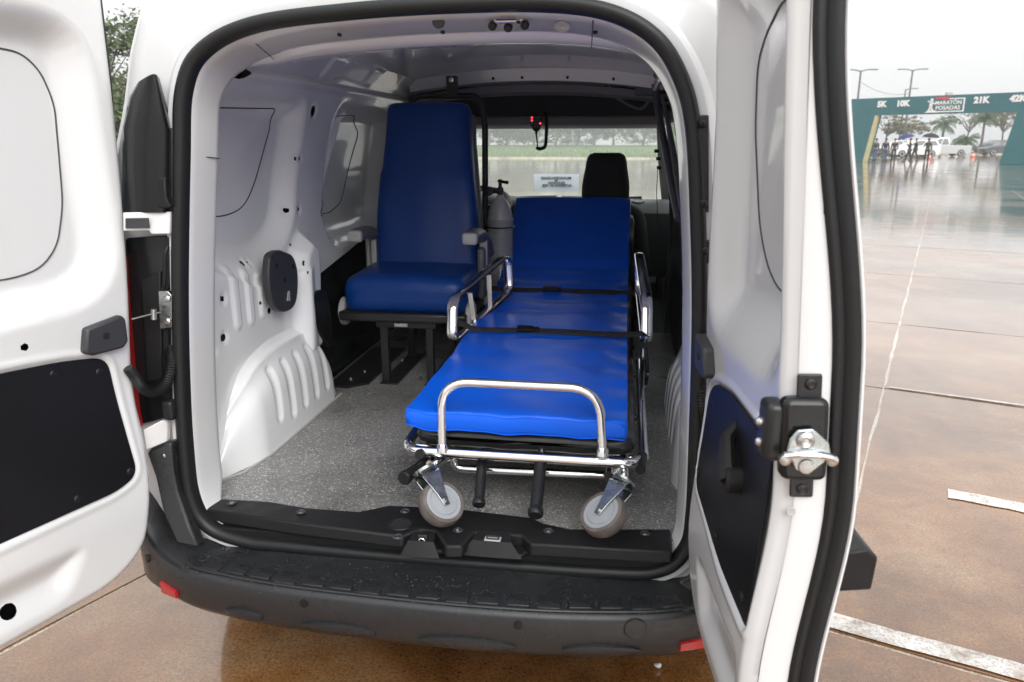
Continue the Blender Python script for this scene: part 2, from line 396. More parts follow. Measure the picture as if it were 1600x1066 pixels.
def gsec(d, y, f=None):
    out = []
    for i in range(NG):
        dd, yy = (d, y) if f is None else f(i, d, y)
        out.append((gk[i][0] + GN[i].x * dd, yy, gk[i][1] + GN[i].y * dd))
    return out
def topk(i): return sst(np.array(gk[i][1]), 1.50, 1.66).item()
def botk(i): return 1 - sst(np.array(gk[i][1]), .48, .60).item()
def jf(i, d, y):
    t = topk(i); b = botk(i)
    return (d * (1 + .25 * t) * (1 - b * .2), y * (1 + .45 * t) * (1 - .55 * b))
# gasket
g = MB(); g.loft([gsec(d, y) for d, y in [(.004,.006),(.014,.002),(.0185,-.006),(.016,-.014),(.007,-.019),(-.003,-.017),(-.009,-.010),(-.011,-.003),(-.0125,.006),(-.012,.012),(-.006,.012)]] , closed=True)
g.build('door_seal', rubber, van, ang=60)
# jamb (painted flange going into the load bay)
j = MB(); j.loft([gsec(d, y, jf) for d, y in [(.010,.004),(-.004,.006),(-.010,.010),(-.0135,.018),(-.016,.030),(-.020,.060),(-.024,.092),(-.0245,.104),(-.020,.112),(-.010,.115),(.045,.118)]], closed=True); j.keep = True
j.build('door_frame', paint, van, ang=50)
# seams of the frame near the upper corners
for (p, q) in (((-.5505,.014,1.395),(-.527,.100,1.385)), ((-.395,.02,1.636),(-.385,.12,1.600)), ((.325,.02,1.652),(.318,.13,1.612))):
    MB().tube([p, q], .0012, 5).build('seam', darkpl, van)
# rear ring + outer shell
OUT = [(0,1.80),(.40,1.785),(.56,1.755),(.635,1.70),(.67,1.62),(.705,1.50),(.79,1.28),(.835,1.12),(.865,1.0),(.875,.75),(.865,.50),(.80,.36),(0,.36)]
OP = [(a, b) for a, b in OUT] + [(-a, b) for a, b in OUT[::-1]][1:-1]
def outer_at(ang):
    dx, dz = math.cos(ang), math.sin(ang); best = None
    for k in range(len(OP)):
        a = OP[k]; b = OP[(k + 1) % len(OP)]; ax, az = a[0], a[1] - 1.08; ex, ez = b[0] - a[0], b[1] - a[1]
        den = dx * ez - dz * ex
        if abs(den) < 1e-9: continue
        t = (ax * ez - az * ex) / den; s = (ax * dz - az * dx) / den
        if t > 0 and -1e-6 <= s <= 1 + 1e-6 and (best is None or t > best): best = t
    return best * dx, 1.08 + best * dz
OA = []
for i in range(NG):
    a = math.atan2(gk[i][1] - 1.08, gk[i][0] - CX); x, z = outer_at(a); OA.append((x + CX, z))
def roofz(y): return float(np.interp(y, [0, .3, 2.15, 2.4, 3.2, 3.7, 4.1, 4.25], [1.78, 1.81, 1.82, 1.66, 1.06, .96, .80, .55]))
def osec(y, k=0):
    o = []
    for i in range(NG):
        x, z = OA[i]
        x = CX + (x - CX) * (1 - .035 * math.exp(-((y) / .12)) - .10 * max(0, (y - 3.2)) ** 1.5)
        z = min(z, roofz(y)); o.append((x, y, z))
    return o
rg = MB(); ring = [gsec(.006, .004), gsec(.022, .000), gsec(.034, .000), gsec(.038, .010), gsec(.052, .016)]
last = osec(.075)
def mixs(a, b, t): return [tuple(a[i][k] * (1 - t) + b[i][k] * t for k in range(3)) for i in range(NG)]
m1 = mixs(ring[-1], last, .45); m2 = mixs(ring[-1], last, .8); m3 = mixs(ring[-1], last, .95)
ring += [[(p[0], .014, p[2]) for p in m1], [(p[0], .018, p[2]) for p in m2], [(p[0], .035, p[2]) for p in m3], last]
rg.loft(ring, closed=True); rg.keep = True; rg.build('rear_body_ring', paint, van, ang=60)
sh = MB(); ys = [.075,.2,.4,.8,1.2,1.6,2.0,2.1,2.2,2.3,2.4,2.5,2.6,2.7,2.8,2.9,3.0,3.1,3.2,3.4,3.6,3.8,4.0,4.15,4.25]
secs = [osec(y) for y in ys]; V = [p for q in secs for p in q]; F = []
for i in range(len(secs) - 1):
    for k in range(NG):
        q = (i * NG + k, i * NG + (k + 1) % NG, (i + 1) * NG + (k + 1) % NG, (i + 1) * NG + k)
        c = sum((Vector(V[t]) for t in q), Vector()) / 4
        if 2.45 < c.y < 3.15 and c.z > roofz(c.y) - .03 : continue
        if 2.15 < c.y < 2.85 and 1.13 < c.z < 1.50 and abs(c.x - CX) > .6: continue
        F.append(q)
F.append(tuple((len(secs) - 1) * NG + k for k in range(NG)))
sh.add(V, F); sh.keep = True; sh.build('outer_body', paint, van, ang=45)
# side glass of the cab and windscreen
for s in (-1, 1):
    MB().prism([(CX + s * .825, 2.05, 1.12), (CX + s * .825, 3.0, 1.12), (CX + s * .745, 2.5, 1.52), (CX + s * .745, 2.05, 1.52)], (s * .004, 0, 0)).build('side_window', glass, van, smooth=False)
ws = MB(); WS = []
for k in range(9):
    t = k / 8; y = 2.44 + t * .74; z = 1.63 - t * .555
    WS.append([(CX + x * (.70 + .08 * t), y + .05 * (1 - x * x), z + .002) for x in np.linspace(-1, 1, 13)])
ws.loft(WS); wsc = ws.build('windscreen', glass, van)
dr = MB()
for k in range(2600):
    t = random.random(); x = random.uniform(-1, 1); y = 2.44 + t * .74 + .05 * (1 - x * x); z = 1.63 - t * .555 + .003; r = random.choice([.0012, .0016, .002, .003])
    c = Vector((CX + x * (.70 + .08 * t), y, z)); n = Vector((0, .6, .8)); u = Vector((1, 0, 0)); w = n.cross(u)
    dr.add([c + u * (r * math.cos(a)) + w * (r * math.sin(a)) for a in [1.047 * q for q in range(6)]] + [c + n * r * .7], [(q, (q + 1) % 6, 6) for q in range(6)])
dr.build('raindrops', water, wsc, kind='stuff')
for (x0, x1) in ((-.5, -.02), (.1, .5)):
    MB().tube([(x0, 3.24, 1.07), ((x0 + x1) / 2, 3.2, 1.08), (x1, 3.17, 1.09)], .008, 6).build('wiper', blackpl, van)
# wheels
for sx in (-1, 1):
    for wy in (.66, 3.47):
        c = (CX + sx * .745, wy, .31)
        w = MB(); w.lathe([(.19, -.09), (.27, -.095), (.305, -.07), (.31, -.03), (.31, .03), (.305, .07), (.27, .095), (.19, .09)], c, (1, 0, 0), 32); wo_ = w.build('wheel', tyre, van)
        MB().lathe([(.20, -.03), (.20, .07), (.19, .088), (.15, .07), (.06, .085), (.03, .095)], c, (sx, 0, 0), 28).build('rim', steel, wo_)
MB().box((CX, 1.98, .33), (1.42, 3.7, .24)).build('underbody', blkmetal, van)
# ---------------- floor of the load bay
fl = MB(); FX0, FX1 = -.70, .66
fl.box((CX, 1.03, .518), (1.36, 2.0, .024)); fl.build('load_floor', floorm, van, bevel=.003)
MB().box((CX, 2.6, .44), (1.5, 1.15, .03)).build('cab_floor', darkpl, van)
# ---------------- interior walls
def wallx(z, s):     # s -1 left, +1 right (distance from the centre line)
    b = np.interp(z, [.5, 1.12, 1.30, 1.50, 1.58, 1.64, 1.70, 1.76], [.665, .665, .650, .622, .600, .565, .50, .40])
    return b
W1 = [(-0.68, 0.312, 1.507)[1:], (-0.68, 0.727, 1.52)[1:], (-0.68, 0.735, 1.463)[1:], (-0.68, 0.642, 1.293)[1:], (-0.68, 0.577, 1.231)[1:], (-0.68, 0.476, 1.216)[1:], (-0.68, 0.353, 1.224)[1:], (-0.68, 0.263, 1.257)[1:]]
W2 = [(-0.68, 1.244, 1.513)[1:], (-0.68, 1.454, 1.524)[1:], (-0.68, 1.575, 1.456)[1:], (-0.68, 1.408, 1.179)[1:], (-0.68, 1.287, 1.151)[1:], (-0.68, 1.032, 1.163)[1:]]
W1 = [(p.x, p.y) for p in roundpoly([(a, b, 0) for a, b in W1], .05)]
W2 = [(p.x, p.y) for p in roundpoly([(a, b, 0) for a, b in W2], .03)]
PK1 = [(p.x, p.y) for p in roundpoly([(.02, 1.09, 0), (.62, 1.04, 0), (.80, 1.12, 0), (.88, 1.56, 0), (.02, 1.58, 0)], [.1, .15, .15, .08, .1])]
PK2 = [(p.x, p.y) for p in roundpoly([(1.04, 1.20, 0), (1.15, 1.03, 0), (1.75, 1.03, 0), (1.84, 1.57, 0), (1.14, 1.57, 0)], [.1, .08, .15, .12, .12])]
LHOLES = [(-0.65, 0.936, 1.52)[1:]+(.018,), (-0.65, 0.857, 1.368)[1:]+(.007,), (-0.65, 0.794, 1.205)[1:]+(.010,), (-0.65, 0.855, 1.202)[1:]+(.009,),
 (-0.66, 0.271, 1.206)[1:]+(.009,), (-0.66, 0.352, 1.108)[1:]+(.004,), (-0.66, 0.495, 1.075)[1:]+(.008,), (-0.66, 0.528, 1.074)[1:]+(.003,), (-0.66, 0.235, 1.04)[1:]+(.009,), (-0.66, 0.319, 1.007)[1:]+(.010,), (-0.66, 0.229, 0.976)[1:]+(.007,), (-0.66, 0.302, 0.902)[1:]+(.011,), (-0.66, 0.246, 0.877)[1:]+(.008,), (-0.66, 0.584, 0.915)[1:]+(.011,), (-0.6, 0.604, 1.658)[1:]+(.006,), (-0.6, 0.704, 1.663)[1:]+(.006,), (-0.6, 1.079, 1.702)[1:]+(.009,), (-0.6, 1.733, 1.684)[1:]+(.009,)]
RIBS = [((-0.66, 0.25, 1.198)[1:], (-0.66, 0.235, 1.121)[1:], .020), ((-0.66, 0.381, 1.071)[1:], (-0.66, 0.379, 0.925)[1:], .021), ((-0.66, 0.459, 1.049)[1:], (-0.66, 0.459, 0.919)[1:], .021), ((-0.66, 0.531, 1.025)[1:], (-0.66, 0.534, 0.922)[1:], .021)]
def lwall_h(Y, Z):   # positive = towards the load bay
    h = np.zeros_like(Y)
    s1 = sdpoly(Y, Z, PK1); h -= .055 * (1 - sst(s1, -.085, .012))
    s2 = sdpoly(Y, Z, PK2); h -= .065 * (1 - sst(s2, -.080, .012))
    w1 = sdpoly(Y, Z, W1); h += .010 * (1 - sst(w1, -.28, -.0))
    w2 = sdpoly(Y, Z, W2)
    h += .024 * (1 - sst(sdpill(Y, Z, (-0.68, 1.317, 1.515)[1:], (-0.68, 1.125, 1.173)[1:], .016), -.02, .006))
    h += .010 * np.exp(-((Z - 1.595) / .012) ** 2) - .022 * sst(Z, 1.60, 1.615)                      # belt ledge
    for y0 in (.50, .95, 1.35): h += .010 * (1 - sst(sdpoly(Y, Z, [(y0, 1.63), (y0 + .09, 1.63), (y0 + .12, 1.69), (y0 - .02, 1.69)]), -.008, .004))
    for a, b, r in RIBS: h += .0065 * (1 - sst(sdpill(Y, Z, a, b, r), -.007, .001))
    # overlapped lower stiffener with a curved edge
    e = Z - (1.17 - .42 * np.clip(Y - .15, 0, 1) ** .9 * 1 + .55 * np.clip(Y - .50, 0, 1) ** 1.2)
    h += .010 * (1 - sst(e, -.004, .006)) * (1 - sst(Y, .78, .84))
    # raised post in front of the wheel arch
    po = sdpoly(Y, Z, [(.72, .70), (.90, .70), (.93, 1.0), (.92, 1.09), (.84, 1.13), (.77, 1.08), (.74, .98)]); h += .055 * (1 - sst(po, -.045, .012))
    h += .004 * np.sin(Y * 17 + Z * 5) * np.sin(Z * 13) * .4
    for (a, b, r) in LHOLES: h -= .004 * (1 - sst(sdcirc(Y, Z, a, b, r), .001, .012))
    return h
def lwall_m(Y, Z):
    m = np.maximum(-(1.745 - Z), .07 - Y)
    m = np.maximum(m, -(sdcirc(Y, Z, *LHOLES[0])))
    for q in LHOLES[1:]: m = np.maximum(m, -sdcirc(Y, Z, *q))
    tri = [(-0.66, 0.205, 1.089)[1:], (-0.66, 0.229, 1.088)[1:], (-0.66, 0.226, 1.021)[1:], (-0.66, 0.185, 0.959)[1:], (-0.66, 0.156, 0.936)[1:]]
    m = np.maximum(m, -sdpoly(Y, Z, tri))
    bh = [(p.x, p.y) for p in roundpoly([(-0.62, 0.297, 1.583)[1:] + (0,), (-0.62, 0.321, 1.627)[1:] + (0,), (-0.6, 0.461, 1.66)[1:] + (0,), (-0.6, 0.442, 1.599)[1:] + (0,), (-0.6, 0.407, 1.581)[1:] + (0,)], .015)]
    m = np.maximum(m, -sdpoly(Y, Z, bh))
    # black lower opening in front of the wheel arch: the sliding door well
    low = [(.955, .40), (.955, .93), (.985, .955), (1.45, 1.02), (2.2, 1.04), (2.2, .40)]
    m = np.maximum(m, -sdpoly(Y, Z, low))
    return m
lw = MB(); hfield(lw, .07, 2.08, .52, 1.745, .0068, lwall_h, lambda Y, Z, H: (CX - wallx(Z, -1) + H, Y, Z), lwall_m)
lwo = lw.build('left_side_panel', paint_lifted, van, ang=70)
for wv in (W1, W2):
    pts = []
    q = dense2(wv, .02)
    for a, b in q:
        A_, B_ = np.array([a]), np.array([b]); pts.append((CX - float(wallx(B_, -1)[0]) + float(lwall_h(A_, B_)[0]) + .0006, a, b))
    MB().tube(pts, .0020, 5, closed=True).build('window_blank_seam', seamm, lwo)
for (py_, pz_, r_) in ((-0.655, 0.343, 1.109)[1:] + (.004,), (-0.655, 0.486, 1.078)[1:] + (.0055,), (-0.655, 0.233, 1.04)[1:] + (.006,), (-0.655, 0.307, 1.01)[1:] + (.006,), (-0.655, 0.238, 0.881)[1:] + (.006,), (-0.655, 0.293, 0.902)[1:] + (.008,), (-0.655, 0.518, 1.075)[1:] + (.003,), (-0.61, 0.778, 1.093)[1:] + (.004,), (-0.61, 0.784, 1.033)[1:] + (.007,), (-0.61, 0.779, 1.003)[1:] + (.004,), (-0.64, 0.834, 1.368)[1:] + (.005,), (-0.655, 0.516, 0.954)[1:] + (.004,)):
    A_, B_ = np.array([py_]), np.array([pz_]); x_ = CX - float(wallx(B_, -1)[0]) + float(lwall_h(A_, B_)[0])
    MB().lathe([(r_ * 1.25, -.002), (r_ * 1.2, .0012), (r_, .0014), (.0005, .0009)], (x_, py_, pz_), (1, 0, 0), 14).build('dark_hole_disc', hole, lwo)  # raised black discs painted to read as unlit holes in the panel
# added black sheets for the unlit void behind the panel, far skin of the sliding door well
MB().prism([(-.755, .12, .5), (-.755, 2.1, .5), (-.755, 2.1, 1.2), (-.755, .12, 1.2)], (-.006, 0, 0)).build('void_black_sheet', hole, van); MB().prism([(-.70, .12, 1.52), (-.70, .52, 1.52), (-.64, .52, 1.70), (-.64, .12, 1.70)], (-.004, 0, 0)).build('void_black_sheet', hole, van)
wd = MB(); hfield(wd, .95, 2.10, .52, 1.06, .02, lambda Y, Z: .012 * (1 - sst(sdpoly(Y, Z, [(1.05, .60), (1.9, .60), (1.9, .92), (1.05, .88)]), -.03, .02)), lambda Y, Z, H: (-.715 + H, Y, Z)); wd.build('door_lower_trim', glossblk, van)
# wheel arches
def warch(s):
    B = MB(); xi = CX + s * .572 if s > 0 else -.605
    xw = CX + s * .70
    def prof(t):     # outline of the arch side: t along y
        return None
    y0, y1 = .17, .925
    ribs = [((.455 + k * .092, .60 if k else .62), (.462 + k * .088, .755 if k < 4 else .735), .019) for k in range(5)]
    def topz(y):
        k = np.linspace(-.035, .035, 9)
        return sum(np.interp(y + q, [y0 - .04, .20, .26, .33, .41, .52, .76, .83, .875, .91, .96], [.50, .61, .715, .785, .826, .842, .842, .825, .765, .66, .46]) for q in k) / 9
    V = []; F = []; nu, nv = 96, 64
    Y, T = np.meshgrid(np.linspace(y0, y1, nu), np.linspace(0, 1, nv), indexing='ij')
    zt = topz(Y)
    # t 0..0.6 vertical inner face bottom->top, 0.6..1 top going outwards
    tf = np.clip(T / .62, 0, 1); tt = np.clip((T - .62) / .38, 0, 1)
    Z = .522 + (zt - .522) * (tf - 0); ce = np.exp(-((T - .62) / .16) ** 2)
    Z = Z - .034 * ce; Xo = np.zeros_like(Y) + tt * .12
    Xo = Xo + .022 * ce + .020 * (tf ** 2) * 1.0
    ende = sst(Y, y0, y0 + .20) ; Xo = Xo + (1 - ende) * .055 + sst(Y, y1 - .05, y1) * .012
    Z = Z + tt * .02
    for a, b, r in ribs:
        Xo = np.where(tt <= 0, Xo + .0075 * (1 - sst(sdpill(Y, Z, a, b, r), -.010, .002)), Xo)
    X = xi + s * Xo
    idx = np.arange(nu * nv).reshape(nu, nv); q = np.stack([idx[:-1, :-1], idx[1:, :-1], idx[1:, 1:], idx[:-1, 1:]], -1).reshape(-1, 4)
    B.add(np.stack([X, Y, Z], -1).reshape(-1, 3).tolist(), q.tolist()); B.keep = True
    return B.build('wheel_arch', paint_lifted, van, ang=80)
warch(-1); warch(1)
# sealant bead at the foot of the left arch
MB().tube([(-.600,.93,.531),(-.600,.6,.531),(-.604,.36,.531),(-.625,.24,.531),(-.67,.17,.531)], .004, 6).build('sealant', lightgrey, van)
# right wall: short painted panel, then the dark trim of the side door
def rwall_h(Y, Z):
    h = -.05 * (1 - sst(sdpoly(Y, Z, PK1), -.08, .01)); h += groove(sdpoly(Y, Z, W1), .0035, .006)
    for a, b, r in RIBS: h += .008 * (1 - sst(sdpill(Y, Z, a, b, r), -.012, .001))
    return h
rw = MB(); hfield(rw, .07, 1.05, .52, 1.745, .012, rwall_h, lambda Y, Z, H: (CX + wallx(Z, 1) - H, Y, Z)); rw.build('right_side_panel', paint_lifted, van, ang=70)
rd = MB(); hfield(rd, 1.04, 2.15, .50, 1.10, .02, lambda Y, Z: .02 * (1 - sst(sdpoly(Y, Z, [(1.12, .6), (2.0, .6), (2.0, .95), (1.12, .95)]), -.04, .02)), lambda Y, Z, H: (.640 - H, Y, Z)); rd.build('side_door_trim', blackpl, van)
rh = MB(); hfield(rh, 1.04, 2.15, 1.10, 1.70, .02, lambda Y, Z: -.012 * (1 - sst(sdpoly(Y, Z, [(1.15, 1.14), (2.0, 1.14), (2.0, 1.52), (1.15, 1.52)]), -.02, .01)), lambda Y, Z, H: (CX + wallx(Z, 1) + .012 - H, Y, Z)); rh.build('side_door_upper_trim', darkpl, van)
sf = [(0.51, 1.92, 1.66), (0.521, 1.9, 1.585), (0.547, 1.75, 1.438), (0.579, 1.5, 1.255), (0.599, 1.32, 1.144)]
MB().tube(smoothpath(sf, 6), .016, 8).build('window_frame_bar', greypl, van)
MB().tube(smoothpath([(0.509, 1.93, 1.639), (0.527, 1.7, 1.679), (0.551, 1.4, 1.677), (0.564, 1.2, 1.625)], 6), .014, 8).build('window_frame_bar', paint_lifted, van)
MB().prism([(0.537, 1.6, 1.595), (0.553, 1.4, 1.562), (0.612, 1.15, 1.188), (0.608, 1.3, 1.16), (0.558, 1.6, 1.437)], (.01, 0, 0)).build('side_window_inner', tintglass, van)
MB().cyl((0.545, 1.62, 1.56), (0.604, 1.22, 1.181), .012, 8).build('grab_bar', greypl, van)
# ---------------- roof
def roof_h(X, Y):
    z = 1.735 - .055 * ((X - CX) / .6) ** 2
    z = z + .006 * np.sin(Y * 9) * 0
    return z
rf = MB(); hfield(rf, -.62, .58, .12, 2.25, .03, roof_h, lambda X, Y, H: (X, Y, H)); rf.build('roof_skin', paint_lifted, van, ang=60)
# panels of the roof frame: rear header underside, longitudinal rails, two bows
def bow(y, w, drop, name, m, ins=.0, z0=1.700):
    B = MB(); S = []
    for x in np.linspace(-.585 + ins, .545 - ins, 25):
        zc = z0 - .050 * ((x - CX) / .6) ** 2
        S.append([(x, y - w / 2, zc + .012), (x, y - w / 2 + .008, zc - drop), (x, y + w / 2 - .008, zc - drop - .004), (x, y + w / 2, zc + .012)])
    B.loft(S); B.keep = True; return B.build(name, m, van, ang=30)
bow(1.97, .10, .040, 'roof_bow', paint_lifted, z0=1.722); bow(.95, .06, .006, 'roof_bow', paint_lifted, z0=1.735)
for x, y in ((-.20, 1.918), (-.07, 1.918), (.13, 1.918), (.33, 1.918)):
    MB().cyl((x, y - .004, 1.694 - .03 * ((x - CX) / .6) ** 2), (x, y + .006, 1.694 - .03 * ((x - CX) / .6) ** 2), .006, 10).build('screw_hole', hole, van)
# rear header inner skin, from the door frame into the roof
hd = MB(); S = []
for t in np.linspace(0, 1, 29):
    x = -.50 + t * .965; tc_ = sorted([q for q in gk if q[1] > 1.40]); zt = float(np.interp(x, [q[0] for q in tc_], [q[1] for q in tc_])) - .036 + .05 * abs(2 * t - 1) ** 8
    S.append([(x, .146, zt + .010), (x, .165, zt - .002), (x, .20, zt - .010), (x, .26, zt - .008), (x, .30, zt + .012), (x, .32, zt + .10)])
hd.loft(S); hd.keep = True; hd.build('rear_header_panel', paint_lifted, van, ang=40)
MB().prism([(-0.356, 0.3, 1.658), (-0.258, 0.3, 1.663), (-0.262, 0.34, 1.642), (-0.369, 0.34, 1.634)], (0, .01, -.001)).build('roof_bracket', paint_lifted, van, bevel=.002)
# striker, buffers and holes on the header
st = MB(); st.tube([(.145,.058,1.668),(.145,.030,1.656),(.19,.030,1.656),(.19,.058,1.668)], .004, 8)
hs = (0.154, 0.05, 1.655)
stp = MB().box((hs[0], .055, hs[2] + .006), (.062, .02, .012)).build('latch_plate', steel, van, bevel=.003)
MB().tube([(hs[0]-.022,.05,hs[2]+.002),(hs[0]-.020,.022,hs[2]),(hs[0]+.018,.022,hs[2]),(hs[0]+.022,.05,hs[2]+.002)], .0045, 8).build('striker', chrome, stp)
for dx in (-.032, 0, .034): MB().lathe([(.004, 0), (.009, .001), (.009, .010), (.005, .014)], (hs[0] + dx, .05, hs[2] - (.004 if dx else .008)), (0, -1, -.3), 12).build('bolt', blackpl, stp)
p = (0.011, 0.04, 1.659); MB().lathe([(.013, 0), (.0125, .006), (.010, .008)], (p[0], .044, p[2]), (0, -1, -.25), 20).build('rubber_buffer', darkpl, van)
p = (0.262, 0.05, 1.645); MB().lathe([(.016, 0), (.016, .003), (.008, .002), (.006, -.002)], (p[0], .055, p[2] + .003), (0, -.5, -1), 18).build('grommet', lightgrey, van)
for p in ((0.014, 0.07, 1.643), (0.328, 0.07, 1.637), (-0.209, 0.07, 1.642)): MB().lathe([(.005, 0), (.005, .003)], (p[0], .065, p[2]), (0, -.4, -1), 12).build('screw_hole', hole, van)
# ---------------- cab: headliner, shelf, header, dash, seats
hl = MB(); hfield(hl, -.64, .60, 2.02, 2.62, .03, lambda X, Y: 1.70 - .05 * ((X - CX) / .6) ** 2 - np.maximum(0, Y - 2.3) * .35, lambda X, Y, H: (X, Y, H)); hl.build('headliner', liner, van)
# overhead shelf: dark recessed face with a lighter lip below
shf = MB(); S = []
for x in np.linspace(-.62, .58, 21):
    c = ((x - CX) / .6) ** 2
    S.append([(x, 2.02, 1.672 - .05 * c), (x, 2.025, 1.640 - .045 * c), (x, 2.06, 1.632 - .045 * c), (x, 2.08, 1.628 - .045 * c)])
shf.loft(S); shf.keep = True; shf.build('headliner_lip', liner, van, ang=30)
MB().prism([(-.62, 2.12, 1.66), (.58, 2.12, 1.66), (.58, 2.26, 1.535), (-.62, 2.26, 1.535)], (0, .01, .01)).build('overhead_shelf', darkliner, van)
MB().loft([[(x, 2.25, 1.540), (x, 2.242, 1.532), (x, 2.25, 1.500), (x, 2.32, 1.492), (x, 2.40, 1.520)] for x in np.linspace(-.62, .55, 9)]).build('shelf_lip', liner, van, ang=30)
MB().loft([[(x, 2.40, 1.502), (x, 2.44, 1.484), (x, 2.52, 1.50), (x, 2.52, 1.56)] for x in np.linspace(-.60, .545, 9)]).build('windscreen_header', lightgrey, van, ang=40)
MB().tube(smoothpath([(0.501, 2.1, 1.622), (0.453, 2.2, 1.571), (0.333, 2.1, 1.624), (0.304, 2.06, 1.671)], 6), .008, 6).build('shelf_edge', liner, van)
MB().rbox((0.475, 2.0, 1.644), (.10, .08, .055), .01, n=3).build('roof_vent_box', greypl, van)
# A pillars and B pillars
for s in (-1, 1):
    MB().loft([[(CX + s * .60, 2.40, 1.52), (CX + s * .56, 2.46, 1.52), (CX + s * .60, 2.55, 1.56)], [(CX + s * .645, 2.86, 1.28), (CX + s * .60, 2.90, 1.28), (CX + s * .63, 3.0, 1.30)], [(CX + s * .69, 3.1, 1.06), (CX + s * .64, 3.14, 1.06), (CX + s * .66, 3.22, 1.08)]]).build('pillar_trim', liner, van)
    MB().loft([[(CX + s * x, 2.04, z), (CX + s * (x - .035), 2.06, z), (CX + s * (x - .03), 2.20, z), (CX + s * (x + .02), 2.22, z)] for x, z in ((.60, 1.68), (.63, 1.5), (.66, 1.2), (.665, .9), (.665, .5))]).build('centre_pillar', darkpl, van)
    cd = MB(); hfield(cd, 2.2, 3.2, .42, 1.12, .03, lambda Y, Z: .03 * (1 - sst(sdpoly(Y, Z, [(2.3, .75), (3.1, .75), (3.1, .95), (2.3, .95)]), -.05, .02)), lambda Y, Z, H, s=s: (CX + s * (.74 - H), Y, Z)); cd.build('cab_door_trim', darkpl, van)
# seat belt anchor and cord by the right pillar
for q in ((0.534, 2.05, 1.379), (0.544, 2.05, 1.345), (0.549, 2.05, 1.305)):
    MB().rbox(q, (.022, .02, .016), .005, n=2).build('belt_hook', blackpl, van)
MB().tube([(0.544, 2.06, 1.305), (0.543, 2.06, 1.195), (0.556, 2.07, 1.061), (0.576, 2.07, 1.016)], .002, 6).build('cord', blackpl, van)
MB().prism([(0.581, 2.05, 1.368), (0.604, 2.05, 1.368), (0.673, 2.05, 0.839), (0.632, 2.05, 0.838)], (0, .003, 0)).build('seat_belt', webbing, van)
# dashboard
D = MB(); S = []
for x in np.linspace(-.68, .64, 41):
    u = (x - CX); hump = .035 * math.exp(-((u + .38) / .17) ** 2) + .012 * math.exp(-((u - .05) / .2) ** 2)
    S.append([(x, 2.62, .70), (x, 2.58, .95), (x, 2.56, 1.05 + hump * .6), (x, 2.60, 1.095 + hump), (x, 2.68, 1.112 + hump), (x, 2.80, 1.105 + hump * .4), (x, 2.98, 1.095), (x, 3.18, 1.08)])
D.loft(S); D.keep = True; dash = D.build('dashboard', darkpl, van, ang=50)
MB().rbox((.18, 2.66, 1.120), (.26, .10, .016), .006, n=3).build('dash_tray', blackpl, dash)
for q in ((.33, 2.64, 1.116), (.47, 2.64, 1.108), (.02, 2.575, 1.04)):
    MB().lathe([(.035, -.006), (.037, .004), (.030, .006), (.026, .002)], q, (0, -.2, 1), 20).build('air_vent', greypl, dash)
sw = MB(); cs = Vector((CX - .36, 2.36, 1.10)); ax = Vector((0, .45, -1)).normalized(); u = Vector((1, 0, 0)); w = ax.cross(u)
sw.tube([cs + u * (.185 * math.cos(a)) + w * (.185 * math.sin(a)) for a in np.linspace(0, 2 * math.pi, 40, endpoint=False)], .015, 8, closed=True)
for a in (.2, math.pi - .2, math.pi * 1.5): sw.tube([cs, cs + u * (.18 * math.cos(a)) + w * (.18 * math.sin(a))], .014, 6)
swo = sw.build('steering_wheel', blackpl, van); MB().lathe([(.07, -.02), (.065, .01), (.03, .02)], cs - ax * .01, -ax, 20).build('wheel_hub', blackpl, swo)
MB().cyl(cs, cs + ax * .25 + Vector((0, .1, 0)), .03, 10).build('steering_column', blackpl, swo)
def seat(cx, cy, label):
    S = thing('front_seat', None, None, (cx, cy, .5), parent=van)
    if label: S['label'] = label
    MB().rbox((cx, cy + .24, .78), (.50, .50, .16), .06, (R(6), 0, 0)).build('cushion', seatfab, S)
    MB().rbox((cx, cy - .0, .87), (.49, .15, .54), .065, (R(-12), 0, 0), n=10, deform=lambda p: (p.x * (1 - .12 * sst(np.array(p.z), 0, .31).item()), p.y - .02 * math.cos(p.x * 9), p.z - .04 * (p.x / .25) ** 2 * (1 if p.z > 0 else 0))).build('backrest', seatfab, S)
    hr = MB().rbox((cx + .020, cy - .10, 1.246), (.228, .10, .248), .045, (R(-8), 0, 0), n=8, deform=lambda p: (p.x * (1 - .16 * sst(np.array(p.z), -.05, .1).item()), p.y, p.z)).build('headrest', seatfab, S)
    for s in (-1, 1): MB().cyl((cx + s * .06, cy - .09, 1.17), (cx + s * .06, cy - .04, 1.04), .006, 8).build('post', steel, hr)
    MB().box((cx, cy + .22, .62), (.44, .44, .18)).build('seat_base', blackpl, S, bevel=.02)
    return S
seat(.285, 2.26, 'black passenger seat with a rounded headrest')
seat(-.46, 2.12, 'black driver seat behind the steering wheel')
